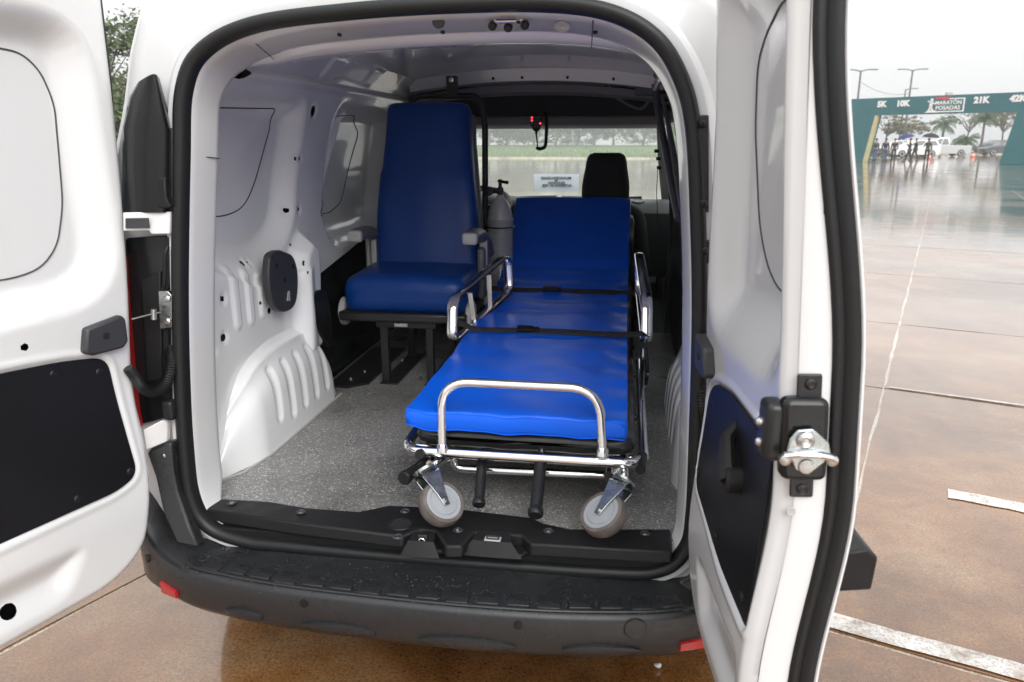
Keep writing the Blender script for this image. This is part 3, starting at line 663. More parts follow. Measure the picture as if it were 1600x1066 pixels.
# printed sheet on the dash, lettering faces the windscreen so it reads mirrored from inside
pa, pb_, pc, pd = (-0.136, 2.93, 1.236), (0.13, 2.93, 1.238), (0.133, 2.86, 1.143), (-0.119, 2.86, 1.145)
sheet = MB(); S = []
for t in np.linspace(0, 1, 9):
    top = Vector(pa).lerp(Vector(pb_), t); bot = Vector(pd).lerp(Vector(pc), t)
    S.append([tuple(top.lerp(bot, k)) for k in (0, .33, .66, 1)])
sheet.loft(S); shp = sheet.build('printed_sheet', paper, None); tag(shp, 'white printed paper sheet standing on the dashboard against the windscreen', 'paper sheet')
ctr = (Vector(pa) + Vector(pb_) + Vector(pc) + Vector(pd)) / 4; ux = (Vector(pb_) - Vector(pa)).normalized(); uy = ((Vector(pa) - Vector(pd))).normalized(); uz = ux.cross(uy)
for txt, dy, sz in (('MUNICIPALIDAD', .030, .0235), ('DE', .013, .016), ('FRACRAN', -.006, .022), ('INTERNO N° 008', -.027, .0225)):
    M = Matrix.Translation(ctr - WL[shp.name] + uy * dy * .92 + uz * .005) @ Matrix(((-ux.x, uy.x, uz.x, 0), (-ux.y, uy.y, uz.y, 0), (-ux.z, uy.z, uz.z, 0), (0, 0, 0, 1)))
    text_obj(txt, sz, M, ink, shp, depth=.0004, bold=.0005)
# hand microphone on the header
mc = (-0.033, 2.16, 1.505); mic = thing('radio_microphone', 'black hand microphone with red lit keys hanging from the windscreen header', 'microphone', mc)
def mp(dx, dz, dy=0): return (mc[0] + dx, mc[1] + dy, mc[2] + dz)
MB().prism([mp(-.030, .035, -.01), mp(.030, .035, -.01), mp(.031, .0, -.01), mp(.018, -.028, -.01), mp(.006, -.040, -.01), mp(-.006, -.040, -.01), mp(-.018, -.028, -.01), mp(-.031, .0, -.01)], (0, .028, 0)).build('body', blackpl, mic, bevel=.004)
redlit = mat('red_lit_key', (.5, .02, .03), .4, emit=((1, .06, .08), 1.2)); keygrey = mat('grey_key', (.10, .10, .11), .5)
for r_ in range(4):
    for c_ in range(4):
        if r_ == 3 and c_ in (0, 3): continue
        lit = (r_, c_) in ((0, 0), (1, 0), (2, 3))
        MB().box(mp((c_ - 1.5) * .0135, .026 - r_ * .0135, -.0125), (.009, .004, .008)).build('key', redlit if lit else keygrey, mic)
MB().tube([mp(0, -.040), mp(.0, -.052), mp(.003, -.075)], [.007, .004, .003], 8).build('plug', blackpl, mic)
MB().tube(smoothpath([mp(.003, -.07), mp(.006, -.105), mp(.008, -.115), mp(.025, -.117), mp(.043, -.105), mp(.048, -.06), mp(.048, .02), mp(.036, .05)], 8), [.003] * 10 + [.0085] * 47, 8).build('coiled_lead', blackpl, mic)
# ---------------- sill trim
tz = .538
top = [(-0.603, 0.01, 0.538), (-0.615, 0.071, 0.538), (-0.469, 0.075, 0.538), (-0.358, 0.056, 0.538), (-0.224, 0.056, 0.538), (-0.184, 0.082, 0.538), (-0.161, 0.099, 0.538), (-0.091, 0.103, 0.538), (-0.01, 0.108, 0.538), (0.202, 0.089, 0.538), (0.236, 0.065, 0.538), (0.299, 0.046, 0.538), (0.404, 0.061, 0.538), (0.536, 0.081, 0.538), (0.536, 0.01, 0.538), (0.533, -0.025, 0.538), (0.218, -0.037, 0.538), (0.191, -0.001, 0.538), (0.08, -0.002, 0.538), (0.064, -0.069, 0.538), (0.028, -0.074, 0.538), (-0.014, -0.007, 0.538), (-0.05, -0.006, 0.538), (-0.083, -0.047, 0.538), (-0.34, -0.024, 0.538)]
def edgesplit(pts, step=.02):
    o = []
    for i in range(len(pts)):
        a = Vector(pts[i]); b = Vector(pts[(i + 1) % len(pts)]); n = max(1, int((b - a).length / step))
        for k in range(n): o.append(a.lerp(b, k / n))
    return o
NB = 16
tr = MB(); n = len(top); P = [Vector(p) for p in top]
low = []
for i, p in enumerate(P):
    q = p.copy(); q.z = .512
    if i >= 14 or i == 0: q.y -= .003; q.z = .512
    low.append(q)
tr.v = [tuple(p) for p in P] + [tuple(p) for p in low]; tr.f = [tuple(range(n))] + [(i, (i + 1) % n, (i + 1) % n + n, i + n) for i in range(n)]
sill = tr.build('sill_trim', blackpl, van, bevel=.005, smooth=True)
MB().box((-.03, .012, .484), (1.10, .03, .030)).build('sill_filler', blackpl, sill, bevel=.004)
# lower front apron with the two striker pockets
ap = [(-0.619, 0.021, 0.51), (-0.345, -0.017, 0.51), (-0.084, -0.027, 0.51), (-0.065, -0.048, 0.507), (0.196, -0.038, 0.507), (0.215, -0.012, 0.51), (0.536, 0.002, 0.51)]
MB().prism([tuple(p) for p in ap] + [(p[0], p[1] + .06, p[2] + .004) for p in ap[::-1]], (0, 0, -.012)).build('sill_apron', blackpl, sill, bevel=.004)
for q in ((-0.362, 0.028, 0.54), (-0.555, 0.048, 0.54), (-0.109, 0.069, 0.54), (0.251, 0.023, 0.54), (0.475, 0.044, 0.54), (0.041, -0.005, 0.54), (-0.09, -0.055, 0.54)):
    b_ = MB().lathe([(.0125, .0005), (.0105, .0022), (.0085, .0005), (.0085, -.001)], q, (0, 0, 1), 16).build('screw_cup', darkpl, sill)
    MB().lathe([(.0065, 0), (.0055, .0015)], (q[0], q[1], q[2] - .0005), (0, 0, 1), 6).build('screw', zinc, b_)
q = (-0.101, 0.005, 0.54); rr_ = MB().lathe([(.030, -.001), (.028, .0015), (.0255, .001), (.025, .0)], q, (0, 0, 1), 28).build('round_recess', blackpl, sill); MB().lathe([(.0245, .0012), (.0240, .0016)], q, (0, 0, 1), 28).build('recess_dark_disc', hole, rr_)  # black disc laid on top of the trim stands for the recess shade
# raised pockets round the strikers
for (q, w) in (((-0.035, -0.044, 0.532), .075), ((0.126, -0.02, 0.532), .115)):
    MB().loft([[(q[0] - w * .62, q[1] - .028, .503), (q[0] - w * .40, q[1] - .014, .535), (q[0] - w * .34, q[1] + .016, .5395)], [(q[0] - w * .2, q[1] - .030, .503), (q[0] - w * .2, q[1] - .016, .536), (q[0] - w * .2, q[1] + .018, .5398)], [(q[0] + w * .2, q[1] - .030, .503), (q[0] + w * .2, q[1] - .016, .536), (q[0] + w * .2, q[1] + .018, .5398)], [(q[0] + w * .62, q[1] - .028, .503), (q[0] + w * .40, q[1] - .014, .535), (q[0] + w * .34, q[1] + .016, .5395)]]).build('striker_pocket', blackpl, sill, ang=20)
q = (0.128, -0.031, 0.538); pl = MB().box((q[0], q[1] + .001, q[2] + .001), (.038, .019, .003)).build('striker_plate', lightgrey, sill, bevel=.001)
MB().tube(roundpoly([(q[0] - .014, q[1] - .004, q[2] + .004), (q[0] - .014, q[1] + .006, q[2] + .005), (q[0] + .014, q[1] + .006, q[2] + .005), (q[0] + .014, q[1] - .004, q[2] + .004)], .004), .0018, 6, closed=True).build('striker_loop', blkmetal, pl)
q = (-0.032, -0.055, 0.527); pl = MB().box((q[0], q[1], q[2]), (.040, .012, .003)).build('striker_plate', zinc, sill, bevel=.001)
MB().rbox((q[0] - .001, q[1] + .008, q[2] + .010), (.024, .012, .022), .003, n=2).build('striker_block', blkmetal, pl)
MB().tube([(q[0] - .001 + .006 * math.cos(a), q[1] - .002, q[2] + .009 + .006 * math.sin(a)) for a in np.linspace(0, 6.28, 14, endpoint=False)], .0018, 6, closed=True).build('striker_ring', chrome, pl)
# ---------------- bumper
RG = [(-.862,.36,.66,0),(-.860,.20,.668,.0),(-.85,.10,.668,0), (-.815,.03,.655,0), (-.778,-.012,.575,.004), (-.722,-.048,.472,.012), (-.618,-.095,.44,.014), (-.512,-.122,.44,.016), (-.342,-.145,.44,.016), (-.162,-.155,.44,.016), (.0,-.160,.44,.016), (.15,-.159,.44,.016), (.302,-.150,.44,.016), (.465,-.128,.44,.016), (.56,-.104,.441,.016), (.64,-.065,.452,.012), (.705,-.015,.50,.006), (.765,.05,.58,0), (.808,.16,.64,0), (.822,.36,.66,0)]
rp = smoothpath([(a, b, c) for a, b, c, d in RG], 5)
bm_ = MB(); S = []
for i, p in enumerate(rp):
    a = rp[max(0, i - 1)]; b = rp[min(len(rp) - 1, i + 1)]; t = (b - a); t.z = 0; t.normalize(); nrm = Vector((t.y, -t.x, 0))
    if nrm.y > 0 and abs(nrm.x) < .5: nrm = -nrm
    if nrm.dot(Vector((p.x - CX, p.y - 1.0, 0))) < 0: nrm = -nrm
    k = min(1, max(0, (abs(p.x - CX) - .62) / .2)); inn = -nrm
    sh_ = .17 if k == 0 else .17 - .06 * k
    q = []
    yin = .035
    base = p + inn * sh_
    q.append(base + Vector((0, 0, .035 + (.02 * k))))
    q.append(base.lerp(p, .12) + Vector((0, 0, .010 + .010 * k)))
    q.append(base.lerp(p, .45) + Vector((0, 0, .006)))
    q.append(base.lerp(p, .85) + Vector((0, 0, .002)))
    q.append(p + inn * .010 + Vector((0, 0, .0)))
    q.append(p + Vector((0, 0, -.004)))
    q.append(p + nrm * .004 + Vector((0, 0, -.014)))
    q.append(p + nrm * .004 + Vector((0, 0, -.050)))
    zb = .322
    q.append(Vector((p.x, p.y, zb)) + inn * .004 + Vector((0, 0, .02)))
    q.append(Vector((p.x, p.y, zb)) + inn * .018)
    q.append(Vector((p.x, p.y, zb)) + inn * .060 + Vector((0, 0, -.022)))
    q.append(Vector((p.x, p.y, zb)) + inn * .12 + Vector((0, 0, -.020)))
    S.append([tuple(v) for v in q])
bm_.loft(S); bm_.keep = True; bump = bm_.build('bumper', bumperm, van, ang=50)
def bface(x):   # point and outward normal of the bumper face at x
    i = min(range(len(rp)), key=lambda k: abs(rp[k].x - x) + (rp[k].y > .1)); a = rp[i - 1]; b = rp[i + 1]; t = (b - a); t.z = 0; t.normalize(); n = Vector((t.y, -t.x, 0)); n = n if n.y < 0 else -n
    return Vector((x, rp[i].y + (x - rp[i].x) * (t.y / t.x if abs(t.x) > .05 else 0), 0)) + n * .004, n, t
# step tread blocks on the shelf
for k in range(17):
    x = -.575 + k * .068; p, n_, t_ = bface(x + .03); c = p - n_ * .040; c.z = .4435
    ang = math.atan2(t_.y, t_.x)
    MB().rbox(c, (.050, .040 if k % 3 else .050, .007), .0030, (0, 0, ang), n=2).build('tread_block', bumperm, bump)
MB().tube([bface(x)[0] - bface(x)[1] * .014 + Vector((0, 0, .4425)) for x in np.linspace(-.60, .56, 40)], [(.005, .0035)] * 40, 8, flat=(0, 1, 0)).build('tread_lip', bumperm, bump)
# pressed lower blisters
for (x0, x1) in ((-.50, -.40), (-.30, -.12), (-.02, .20), (.30, .47)):
    xs = np.linspace(x0, x1, 14); SS = []
    for k, x in enumerate(xs):
        p, n_, t_ = bface(x); e = math.sin(math.pi * min(1, max(0, (k + .0) / 13))) ** .55
        SS.append([tuple(p + n_ * (-.006) + Vector((0, 0, .352 + .016 * e))), tuple(p + n_ * (.0065 * e - .003) + Vector((0, 0, .352 + .013 * e))), tuple(p + n_ * (.0065 * e - .003) + Vector((0, 0, .352 + .006 * e))), tuple(p + n_ * (.002 * e - .005) + Vector((0, 0, .345 - .008 * e))), tuple(p + n_ * (-.012) + Vector((0, 0, .344 - .014 * e)))])
    B = MB(); B.loft(SS); B.build('lower_blister', bumperm, bump, ang=60)
for x in (-.285, .205): # parking sensors
    p, n_, t_ = bface(x); c = p + Vector((0, 0, .412)) - n_ * .002
    MB().lathe([(.0105, 0), (.010, .0045), (.007, .005)], c, n_, 18).build('parking_sensor', glossblk, bump)
x = -.80; p, n_, t_ = bface(-.74); MB().lathe([(.0105, 0), (.010, .0045), (.007, .005)], p + Vector((0, 0, .42)), n_, 18).build('parking_sensor', glossblk, bump)
p, n_, t_ = bface(.455); c = p + Vector((0, 0, .410)) - n_ * .001
MB().tube([c + t_ * (.024 * math.cos(a)) + Vector((0, 0, .024 * math.sin(a))) for a in np.linspace(0, 6.283, 28, endpoint=False)], .0016, 6, closed=True).build('tow_cap_seam', blkmetal, bump)
MB().lathe([(.0225, -.002), (.022, .0022), (.001, .0026)], c, n_, 28).build('tow_cap', bumperm, bump)
for (x0, x1, s) in ((-.70, -.645, -1), (.555, .66, 1)):
    B = MB(); SS = []
    for k, x in enumerate(np.linspace(x0, x1, 8)):
        p, n_, t_ = bface(x); f = k / 7 if s > 0 else 1 - k / 7
        hh = .010 + .006 * f
        SS.append([tuple(p - n_ * .006 + Vector((0, 0, .356 + hh))), tuple(p + n_ * .0015 + Vector((0, 0, .354 + hh))), tuple(p + n_ * .0005 + Vector((0, 0, .354 - hh * .8))), tuple(p - n_ * .010 + Vector((0, 0, .352 - hh * .8)))])
    B.loft(SS, cap=True); B.build('reflector', redlens, bump, ang=40)
# rain drops on the shelf and the ridge
dr = MB()
for k in range(1500):
    x = random.uniform(-.62, .60); p, n_, t_ = bface(x); d = .004 + random.random() ** 1.6 * .125; r = random.choice([.0011, .0014, .0018, .0024, .0034]) * random.uniform(.7, 1.2)
    c = p - n_ * (.004 + d); c.z = .4402 + float(np.interp(d + .004, [.010, .0255, .0935, .150, .17], [0, .002, .006, .010, .035])) + (.0030 if .020 < d < .058 else 0)
    sx = random.uniform(1, 1.9)
    for ring_, zz in ((1, 0), (.8, .35)): pass
    V = []; 
    for rr, zz in ((1, 0), (.78, .38), (.35, .6)):
        V += [(c.x + r * rr * sx * math.cos(a), c.y + r * rr * math.sin(a), c.z + r * zz) for a in [k2 * math.pi / 3 for k2 in range(6)]]
    F = [(a, (a + 1) % 6, (a + 1) % 6 + 6, a + 6) for a in range(6)] + [(6 + a, 6 + (a + 1) % 6, (a + 1) % 6 + 12, a + 12) for a in range(6)] + [tuple(range(12, 18))]
    dr.add(V, F)
for k in range(500):
    x = random.uniform(-.7, .68); p, n_, t_ = bface(x); r = random.choice([.0007, .001, .0013]); c = p + n_ * .0005; c.z = random.uniform(.395, .432)
    w_ = Vector((0, 0, 1)); V = []
    for rr, zz in ((1, 0), (.7, .45), (.3, .6)): V += [tuple(c + t_ * (r * rr * math.cos(a)) + w_ * (r * rr * 1.4 * math.sin(a)) + n_ * (r * zz)) for a in [k2 * math.pi / 3 for k2 in range(6)]]
    dr.add(V, [(a, (a + 1) % 6, (a + 1) % 6 + 6, a + 6) for a in range(6)] + [(6 + a, 6 + (a + 1) % 6, (a + 1) % 6 + 12, a + 12) for a in range(6)] + [tuple(range(12, 18))])
dr.build('raindrops', water, bump, kind='stuff', ang=80)
# exhaust hints below the bumper
for q in ((.28, .05, .24), (.40, .12, .23)): MB().cyl(q, (q[0], q[1] + .25, q[2] + .02), .022, 14).build('exhaust_pipe', blkmetal, van)
# ---------------- left rear corner: cover, hinges, lamp, conduit
def plate(pts, ext, name, m, par=None, bevel=.003, r=0):
    P = roundpoly(pts, r, 4) if r else pts
    return MB().prism(P, ext).build(name, m, par or van, bevel=bevel)
# upper black corner cover (curved sheet)
cv = MB(); S = []
L_ = [(-0.634, -0.01, 1.546), (-0.659, -0.01, 1.515), (-0.683, -0.01, 1.452), (-0.695, -0.01, 1.37), (-0.705, -0.01, 1.27)]
M_ = [(-0.594, -0.03, 1.557), (-0.61, -0.035, 1.516), (-0.627, -0.04, 1.451), (-0.641, -0.04, 1.372), (-0.652, -0.04, 1.273)]
N_ = [(-0.58, -0.03, 1.559), (-0.575, -0.03, 1.497), (-0.572, -0.03, 1.451), (-0.583, -0.03, 1.372), (-0.599, -0.03, 1.273)]
O_ = [(-0.593, 0.004, 1.554), (-0.582, 0.004, 1.489), (-0.578, 0.004, 1.438), (-0.585, 0.004, 1.371), (-0.598, 0.004, 1.27)]
for a, b, c, d in zip(L_, M_, N_, O_): S.append([p for p in smoothpath([(a[0] - .03, a[1] + .06, a[2] + .01), a, b, c, d], 4)])
cv.loft([[tuple(q) for q in s] for s in S]); cv.keep = True; cv.build('corner_cover', glossblk, van, ang=60)
plate([(-0.668, -0.012, 1.494), (-0.652, -0.012, 1.517), (-0.693, -0.012, 1.27), (-0.711, -0.012, 1.27), (-0.691, -0.012, 1.411)], (0, .01, 0), 'corner_cover_edge', darkpl)
plate([(-0.579, -0.018, 1.451), (-0.562, -0.018, 1.451), (-0.583, -0.018, 1.275), (-0.596, -0.018, 1.275)], (0, .016, 0), 'pillar_strip', blackpl)
plate([(-0.6, -0.035, 1.345), (-0.582, -0.035, 1.348), (-0.585, -0.035, 1.307), (-0.576, -0.035, 1.284), (-0.61, -0.035, 1.282)], (0, .02, 0), 'clip', blackpl)
for nm, pts in (('upper', [(-0.678, -0.055, 1.274), (-0.588, -0.02, 1.274), (-0.595, -0.02, 1.225), (-0.627, -0.04, 1.226), (-0.629, -0.045, 1.235), (-0.683, -0.055, 1.234)]), ('lower', [(-0.698, -0.055, 0.769), (-0.667, -0.03, 0.784), (-0.657, -0.02, 0.782), (-0.664, -0.02, 0.728), (-0.699, -0.055, 0.717)])):
    plate(pts, (0, .012, 0), 'hinge_arm', paint, bevel=.002)
plate([(-0.672, -0.057, 1.262), (-0.621, -0.052, 1.263), (-0.621, -0.052, 1.241), (-0.675, -0.057, 1.24)], (0, .002, 0), 'hinge_recess', darkpl, bevel=0)
# lamp and dark housing between body and door
plate([(-0.719, 0.0, 1.211), (-0.608, 0.0, 1.219), (-0.637, 0.0, 0.931), (-0.65, 0.0, 0.802), (-0.669, 0.0, 0.782), (-0.769, 0.0, 0.75)], (0, .03, 0), 'lamp_housing', glossblk, r=.008)
plate([(-0.689, -0.006, 1.119), (-0.639, -0.006, 1.138), (-0.668, -0.006, 0.881), (-0.707, -0.006, 0.869)], (0, .008, 0), 'housing_step', blackpl)
lamp = MB(); S = []
for a, b in (((-0.709, -0.02, 1.18), (-0.719, 0.0, 1.176)), ((-0.719, -0.024, 1.071), (-0.727, 0.0, 1.066)), ((-0.73, -0.024, 0.934), (-0.735, 0.0, 0.927)), ((-0.742, -0.022, 0.806), (-0.739, 0.0, 0.798)), ((-0.744, -0.018, 0.758), (-0.736, 0.0, 0.758))):
    S.append([(a[0] - .06, a[1] + .06, a[2]), (a[0] - .02, a[1] + .005, a[2]), a, b])
lamp.loft(S); lamp.keep = True; lamp.build('tail_lamp', redlens, van, ang=40)
plate([(-0.639, -0.022, 1.095), (-0.616, -0.022, 1.096), (-0.608, -0.022, 1.086), (-0.617, -0.022, 1.011), (-0.646, -0.022, 1.007)], (0, .012, 0), 'check_bracket', zinc, bevel=.001)
for q in ((-0.617, -0.024, 1.079), (-0.623, -0.024, 1.026)): MB().lathe([(.008, 0), (.008, .003), (.005, .006)], q, (0, -1, 0), 12).build('bolt', steel, van)
MB().tube([(-0.679, -0.07, 1.04), (-0.645, -0.045, 1.048), (-0.629, -0.035, 1.05)], [(.0018, .005)] * 3, 8).build('check_strap', steel, van)
MB().cyl((-0.64, -0.045, 1.059), (-0.643, -0.045, 1.035), .006, 12).build('check_roller', steel, van)
MB().tube(smoothpath([(-0.609, -0.012, 1.196), (-0.614, -0.018, 1.176), (-0.623, -0.018, 1.117), (-0.633, -0.015, 1.094)], 5), .005, 8).build('cable', blackpl, van)
cp = smoothpath([(-0.634, 0.0, 0.962), (-0.63, -0.02, 0.913), (-0.642, -0.035, 0.874), (-0.663, -0.05, 0.862), (-0.683, -0.06, 0.875), (-0.692, -0.07, 0.906), (-0.697, -0.08, 0.929)], 16)
MB().tube(cp, [.0125 if i % 2 else .0105 for i in range(len(cp))], 12).build('conduit', rubber, van, ang=20)
MB().rbox((-0.647, -0.02, 0.81), (.03, .03, .05), .01, n=3).build('conduit_boot', rubber, van)
# lower black corner flare of the bumper
plate([(-0.716, -0.03, 0.699), (-0.702, -0.03, 0.713), (-0.649, -0.03, 0.729), (-0.653, -0.03, 0.658), (-0.645, -0.035, 0.602), (-0.617, -0.045, 0.521), (-0.594, -0.055, 0.469), (-0.648, -0.06, 0.478), (-0.676, -0.055, 0.559), (-0.695, -0.04, 0.643)], (0, .035, 0), 'bumper_corner', bumperm, bump, bevel=.006)
MB().lathe([(.006, 0), (.006, .002), (.003, .004)], (-0.671, -0.031, 0.695), (0, -1, 0), 12).build('bolt', zinc, bump)
MB().lathe([(.009, 0), (.008, .003), (.003, .003)], (-0.656, 0.0, 0.615), (0, -1, 0), 14).build('plug', paint, van)
# right pillar brackets
for pts in ([(0.529, -0.012, 1.473), (0.554, -0.012, 1.473), (0.566, -0.012, 1.287), (0.545, -0.012, 1.287)], [(0.55, -0.012, 1.231), (0.572, -0.012, 1.231), (0.575, -0.012, 1.185), (0.554, -0.012, 1.184)]):
    plate(pts, (0, .014, 0), 'hinge_plate', blkmetal)
for q in ((0.543, -0.014, 1.456), (0.554, -0.014, 1.305), (0.562, -0.014, 1.211)): MB().lathe([(.008, 0), (.008, .003), (.004, .007)], q, (0, -1, 0), 14).build('bolt', blackpl, van)
cp = smoothpath([(0.577, 0.0, 0.94), (0.575, -0.015, 0.902), (0.581, -0.03, 0.865), (0.591, -0.05, 0.851)], 14)
MB().tube(cp, [.0115 if i % 2 else .0095 for i in range(len(cp))], 10).build('conduit', rubber, van, ang=20)
plate([(0.613, -0.03, 0.548), (0.599, -0.04, 0.524), (0.568, -0.06, 0.494), (0.546, -0.075, 0.49), (0.598, -0.06, 0.449), (0.642, 0.0, 0.504), (0.627, 0.0, 0.63), (0.611, 0.0, 0.574)], (0, .02, 0), 'bumper_corner', bumperm, bump, bevel=.006)
MB().tube([(-0.362, 0.02, 1.694), (-0.258, 0.02, 1.702), (-0.148, 0.02, 1.707)], [(.006, .003)] * 3, 6).build('roof_seal', blackpl, van)
# ================================================================ REAR DOORS
def hs(z): return .045 * (1 - sst(np.asarray(z, float), .58, .95))
class Door:
    def __init__(s, p, d, n, kx): s.p, s.d, s.n, s.kx = Vector(p), Vector(d), Vector(n), kx
    def D(s, a, z, h=0):
        h = h + float(hs(z)) + (.042 * float(sst(np.asarray(float(z)), 1.12, 1.58)) if h < -.062 else 0); return s.p + s.d * a + s.n * h + Vector((s.kx * (1 - z), 0, z))
    def Dn(s, A, Z, H):
        H = H + hs(Z); return (s.p.x + s.d.x * A + s.n.x * H + s.kx * (1 - Z), s.p.y + s.d.y * A + s.n.y * H, Z)
def make_door(dr, label, outline, pocket, seam, board, low, sw, boardrivets, extra_holes, psl=.06):
    T = thing('rear_door', None, None, dr.D(0, .9), parent=van); T['label'] = label
    ol = [(p.x, p.y) for p in outline]
    def hf(A, Z):
        so = sdpoly(A, Z, ol); h = -.022 * (1 - sst(-so, 0, .022)) ** 2
        sp = sdpoly(A, Z, pocket); h = h - .048 * (1 - sst(sp, -psl, .02))
        ss = sdpoly(A, Z, seam); h = h + 0 * ss
        sb = sdpoly(A, Z, board); h = h + .004 * np.exp(-((sb - .012) / .006) ** 2) - .005 * (1 - sst(sb, -.002, .006))
        sl = sdpoly(A, Z, low); h = h - .018 * (1 - sst(sl, -.05, .01))
        h = h + .003 * np.sin(A * 9 + 1) * np.sin(Z * 7) 
        return h
    def mk(A, Z):
        m = sdpoly(A, Z, ol)
        for (a, z, r) in extra_holes: m = np.maximum(m, -sdcirc(A, Z, a, z, r))
        return m
    xs = [q[0] for q in ol]; zs = [q[1] for q in ol]
    B = MB(); hfield(B, min(xs) - .01, max(xs) + .01, min(zs) - .01, max(zs) + .01, .0065, hf, dr.Dn, mk); B.build('inner_panel', paint, T, ang=75)
    N = len(ol); nn = []
    for i in range(N):
        a = ol[(i - 1) % N]; b = ol[(i + 1) % N]; t = Vector((b[0] - a[0], b[1] - a[1])).normalized(); n = Vector((t.y, -t.x)); 
        nn.append(n)
    area = sum(ol[i][0] * ol[(i + 1) % N][1] - ol[(i + 1) % N][0] * ol[i][1] for i in range(N))
    sg = 1 if area > 0 else -1
    def sec(off, h): return [tuple(dr.D(ol[i][0] + nn[i].x * off * sg, ol[i][1] + nn[i].y * off * sg, h)) for i in range(N)]
    e = MB(); e.loft([sec(-.006, -.0215), sec(-.0005, -.0215), sec(.001, -.026), sec(.001, -.045), sec(.001, -.066)], closed=True); e.keep = True; e.build('door_edge', paint, T, ang=60)
    k = MB(); k.loft([sec(-.002, -.064), sec(.006, -.066), sec(.008, -.072), sec(.005, -.079), sec(.0035, -.0815), sec(.006, -.084), sec(.009, -.093), sec(.008, -.101), sec(-.01, -.102)], closed=True); k.keep = True; k.build('door_seal', rubber, T, ang=60)
    q = MB(); q.loft([sec(-.02, -.101), sec(.009, -.101), sec(.011, -.1025), sec(.011, -.105), sec(.008, -.107)], closed=True); 
    ss_ = lambda Z: .042 * sst(Z, 1.12, 1.58)
    hfield(q, min(xs) - .02, max(xs) + .02, min(zs) - .02, max(zs) + .02, .02, lambda A, Z: -.107 + ss_(Z) + 0 * A, dr.Dn, lambda A, Z: sdpoly(A, Z, ol) - .008); q.keep = True; q.build('outer_skin', paint, T, ang=50)
    q = MB(); hfield(q, min(xs), max(xs), min(zs), max(zs), .02, lambda A, Z: -.097 + ss_(Z) + 0 * A, dr.Dn, lambda A, Z: sdpoly(A, Z, ol) + .001); q.keep = True; q.build('door_core', hole, T)
    pts = []
    for a, z in dense2(seam, .02):
        A_, Z_ = np.array([a]), np.array([z]); pts.append(dr.D(a, z, float(hf(A_, Z_)[0]) + .0004))
    MB().tube(pts, .0020, 5, closed=True).build('window_blank_seam', seamm, T)
    bd = MB(); b2 = [(a, z) for a, z in board]
    bd.prism([dr.D(a, z, -.001) for a, z in b2], dr.n * .003); bo = bd.build('trim_board', trimblk, T, bevel=.0012)
    for (a, z) in boardrivets: MB().lathe([(.0085, .0), (.0085, .002), (.006, .0045), (.002, .005)], dr.D(a, z, .002), dr.n, 16).build('rivet', blackpl, bo)
    return T
def rp2(pts, r): return [(p.x, p.y) for p in roundpoly([(a, b, 0) for a, b in pts], r, 6)]
def dense(pts, step=.03):
    o = []
    for i in range(len(pts)):
        a = Vector(pts[i]); b = Vector(pts[(i + 1) % len(pts)]); n = max(1, int((b - a).length / step))
        for k in range(n): o.append(a.lerp(b, k / n))
    return o
DLd = Door((-.70, -.05, 0), (-.306, -.952, 0), (.952, -.306, 0), 0)
olL = dense([(p.x, p.y) for p in roundpoly([(-.048, 1.765, 0), (-.045, 1.45, 0), (-.028, 1.18, 0), (.004, .86, 0), (.008, .72, 0), (.022, .62, 0), (.055, .500, 0), (.15, .449, 0), (.68, .447, 0), (.70, 1.60, 0), (.62, 1.76, 0)], [.05, .2, .2, .2, .1, .08, .06, .06, .03, .1, .1], 6)])
LT = make_door(DLd, 'left rear door swung open, white inner panel with a black trim board', olL,
  rp2([(.012, 1.095), (.62, 1.06), (.62, 1.67), (.02, 1.66)], [.14, .1, .1, .10]),
  rp2([(.45, 1.60), (.169, 1.597), (.12, 1.592), (.087, 1.561), (.068, 1.501), (.075, 1.399), (.084, 1.295), (.11, 1.211), (.151, 1.17), (.205, 1.158), (.5, 1.16), (.56, 1.3), (.56, 1.55)], .03),
  rp2([(.30, .988), (.16, .979), (.066, .962), (.062, .85), (.058, .685), (.114, .668), (.62, .668), (.64, .98)], [.02, .05, .035, .05, .05, .03, .04, .04]),
  rp2([(.20, .585), (.64, .60), (.64, .49), (.26, .49)], .04), .06,
  [(.192, .958), (.092, .935), (.076, .70), (.205, .69), (.42, .94), (.42, .70)], [(.238, 1.027, .0085), (.375, .52, .016)])
def hbox(dr, T, a0, a1, z0, z1, th, name='pull_cup'):
    pts = [(a1, z0 + .010), (a1 - .012, z1 - .012), (a0 + .008, z1), (a0, z1 - .01), (a0, z0 + .012), (a0 + .014, z0), (a1 - .02, z0)]
    B = MB(); base = [dr.D(a, z, -.002) for a, z in pts]; B.prism(base, dr.n * th); o = B.build(name, darkpl, T, bevel=.006)
    MB().lathe([(.008, 0), (.0075, -.001), (.0072, .0005)], dr.D((a0 + a1) / 2, (z0 + z1) / 2, th - .001), dr.n, 16).build('screw_hole', hole, o)
    return o
hbox(DLd, LT, .022, .128, .978, 1.052, .022)
MB().lathe([(.013, -.004), (.013, .004), (.010, .008), (.004, .007)], DLd.D(.053, 1.655, -.022), DLd.n, 18).build('rubber_buffer', blackpl, LT)
DRd = Door((.575, -.04, 0), (.105, -.9945, 0), (-.9945, -.105, 0), .06)
olR = dense([(p.x, p.y) for p in roundpoly([(.505, 1.72, 0), (.508, 1.2, 0), (.503, .447, 0), (.17, .449, 0), (.05, .49, 0), (.010, .61, 0), (-.008, .75, 0), (-.012, .93, 0), (.012, 1.2, 0), (.034, 1.45, 0), (.030, 1.62, 0), (.06, 1.74, 0), (.45, 1.765, 0)], [.08, .2, .02, .05, .06, .05, .05, .1, .2, .2, .08, .06, .06], 6)])
